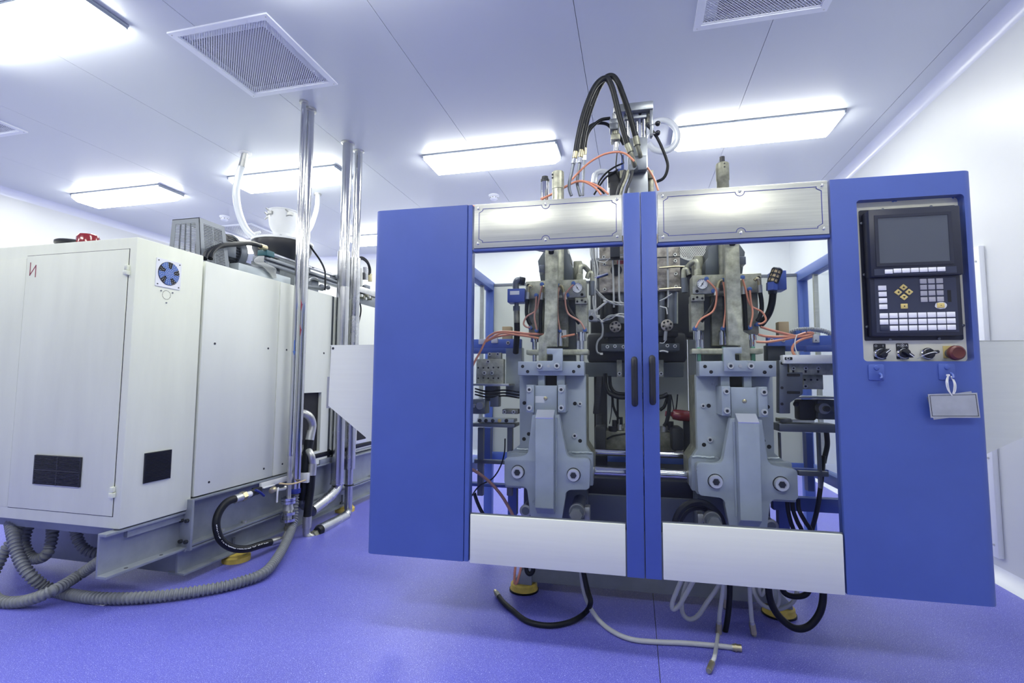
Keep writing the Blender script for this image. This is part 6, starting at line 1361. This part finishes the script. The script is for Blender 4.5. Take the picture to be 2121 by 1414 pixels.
yq = 3.35; c = A6(1245, 700, 0); cc_ = [LY(1100+(1250+148*math.cos(R(q)))/4.611, 130+(700-148*math.sin(R(q)))/4.611, yq) for q in range(-150, 150, 15)]
MB().tube(cc_, .021, 12, 4).build('tube', 'hose_clear', t)
e = cc_[-1]; MB().tube([e, (e[0]-.05, e[1]+.02, e[2]-.1), (e[0]-.06, e[1], e[2]-.4), (e[0]-.06, e[1], 2.0)], .021, 12).build('drop', 'hose_clear', t)
line('clear_hose', 'milky clear hose bend low behind the left of the lift column', 'hose', [A6(600, 1150, .9), A6(615, 1070, .9), A6(670, 1040, .9), A6(740, 1060, .9), A6(760, 1150, .9), A6(755, 1290, .9), (A6(755, 1290, .9)[0], .92, 1.80)], .019, 'hose_clear', 'clear conveying hoses')

# ------------------------------------------------------------------ hoses below the doors
ZB2 = crop(980, 1150, 2.651)
def G(x, y, z=.012):
    p = LZ(980+x/2.651, 1150+y/2.651, z); return tuple(MI @ Vector(p))
t = thing('floor_hose', 'black rubber hose lying in a curve on the floor below the left door', 'hose', MF)
MB().tube([ZB2(600, 60, .34), ZB2(612, 120, .34), ZB2(630, 200, .32), ZB2(645, 255, .28), G(620, 310, .03), G(540, 362, .014), G(420, 384, .014), G(300, 362, .014), G(215, 300, .014), G(165, 255, .014), G(140, 222, .016)], .0125, 12).build('hose_body', 'rubber', t)
a, b = Vector(G(142, 226, .016)), Vector(G(128, 205, .018)); MB().cyl(a, b, .0135, n=8).build('end_fitting', 'olive_steel', t); MB().cyl(b, b+(b-a)*.5, .010, n=12).build('end_nipple', 'brass', t)
t = thing('floor_hose', 'grey hose running straight across the floor to a brass coupling', 'hose', MF)
MB().tube([ZB2(592, 60, .36), ZB2(598, 140, .36), ZB2(615, 220, .34), G(650, 300, .05), G(710, 375, .012), G(790, 430, .012), G(880, 462, .012), G(1000, 474, .012), G(1150, 480, .012), G(1300, 492, .012), G(1430, 505, .012)], .0105, 12).build('hose_body', 'hose_grey', t)
a, b = Vector(G(1425, 504, .014)), Vector(G(1474, 509, .016)); MB().cyl(a, b, .014, n=16).build('coupling', 'brass', t); MB().cyl(a+(b-a)*.25, a+(b-a)*.45, .0165, n=16).build('collar', 'brass', t); MB().cyl(a+(b-a)*-.1, a+(b-a)*.15, .0125, n=12).build('hose_clamp', 'steel', t)
def hang(label, pts, r, m, end=None):
    t = thing('hanging_hose', label, 'hose', MF, 'hoses hanging below the right door'); MB().tube(pts, r, 12).build('hose_body', m, t)
    if end:
        a, b = Vector(pts[-1]), Vector(end); MB().cyl(a+(a-b)*.25, a, r*1.25, n=12).build('hose_clamp', 'steel', t); MB().cyl(a, b, r*1.45, n=8).build('coupling', 'brass', t); MB().cyl(b, b+(b-a)*.2, r*1.1, n=12).build('nipple', 'olive_steel', t)
    return t
Z = lambda x, y, v=.30: ZB2(x, y, v)
hang('left pale hose loop hanging in a narrow U below the right door', [Z(1150, 120), Z(1120, 190), Z(1094, 260), Z(1098, 295), Z(1130, 275), Z(1170, 210), Z(1215, 130)], .0105, 'hose_grey')
hang('pale hose hanging in a wide U below the right door', [Z(1185, 120, .34), Z(1158, 200, .34), Z(1145, 270, .34), Z(1155, 325, .34), Z(1190, 350, .34), Z(1235, 330, .34), Z(1290, 250, .34), Z(1340, 180, .34), Z(1370, 120, .34)], .0105, 'hose_grey')
hang('straight pale hose with brass coupling hanging beside the black one', [Z(1378, 120), Z(1368, 220), Z(1355, 310), Z(1350, 375)], .0095, 'hose_grey', Z(1348, 428))
hang('straight black hose with brass end hanging below the right door', [Z(1410, 120, .33), Z(1408, 230, .33), Z(1398, 340, .33), Z(1380, 440, .33)], .0125, 'rubber', Z(1368, 485, .33))
hang('pale hose reaching down to a brass coupling lowest on the floor', [Z(1352, 380, .36), Z(1345, 430, .30), G(1328, 545, .03), G(1312, 590, .016)], .0085, 'hose_grey', G(1296, 628, .014))
hang('pale straight hose with brass coupling right of the black one', [Z(1518, 120), Z(1520, 220), Z(1526, 310), Z(1532, 378)], .0095, 'hose_grey', Z(1541, 430))
hang('pale hose sagging behind the thick black loop', [Z(1528, 130, .42), Z(1545, 210, .42), Z(1590, 270, .42), Z(1660, 295, .42), Z(1720, 280, .42), Z(1765, 240, .42), Z(1790, 150, .42)], .0095, 'hose_grey')
hang('thick black hose loop hanging near the control housing', [Z(1620, 110, .28), Z(1625, 210, .28), Z(1650, 290, .28), Z(1700, 355, .28), Z(1770, 400, .28), Z(1840, 390, .28), Z(1895, 330, .28), Z(1920, 250, .28), Z(1922, 120, .28)], .0150, 'rubber')
hang('short black hose sag tucked under the right door edge', [Z(1690, 140, .36), Z(1710, 205, .36), Z(1770, 225, .36), Z(1830, 210, .36), Z(1862, 140, .36)], .0125, 'rubber')
hang('narrow pale hose loop before the right foot', [Z(1575, 130, .40), Z(1572, 190, .40), Z(1585, 218, .40), Z(1605, 180, .40), Z(1612, 130, .40)], .0075, 'hose_grey')
hang('pale hose dropping past the thick black loop', [Z(1665, 120, .38), Z(1680, 200, .38), Z(1675, 265, .38), Z(1650, 285, .38), Z(1640, 200, .38), Z(1645, 120, .38)], .0080, 'hose_grey')
t = hang('short stub hose with brass coupling behind the straight black one', [Z(1390, 130, .40), Z(1388, 190, .40), Z(1386, 238, .40)], .0085, 'hose_grey', Z(1386, 285, .40))
hang('salmon tube loop hanging over the left yellow foot', [Z(235, 40, .44), Z(228, 100, .44), Z(228, 148, .44), Z(240, 150, .44), Z(255, 100, .44), Z(268, 40, .44)], .0065, 'air_tube')
hang('short black hose sag under the left door edge', [Z(290, 50, .42), Z(295, 88, .42), Z(312, 102, .42), Z(328, 85, .42), Z(330, 50, .42)], .0115, 'rubber')
finish()
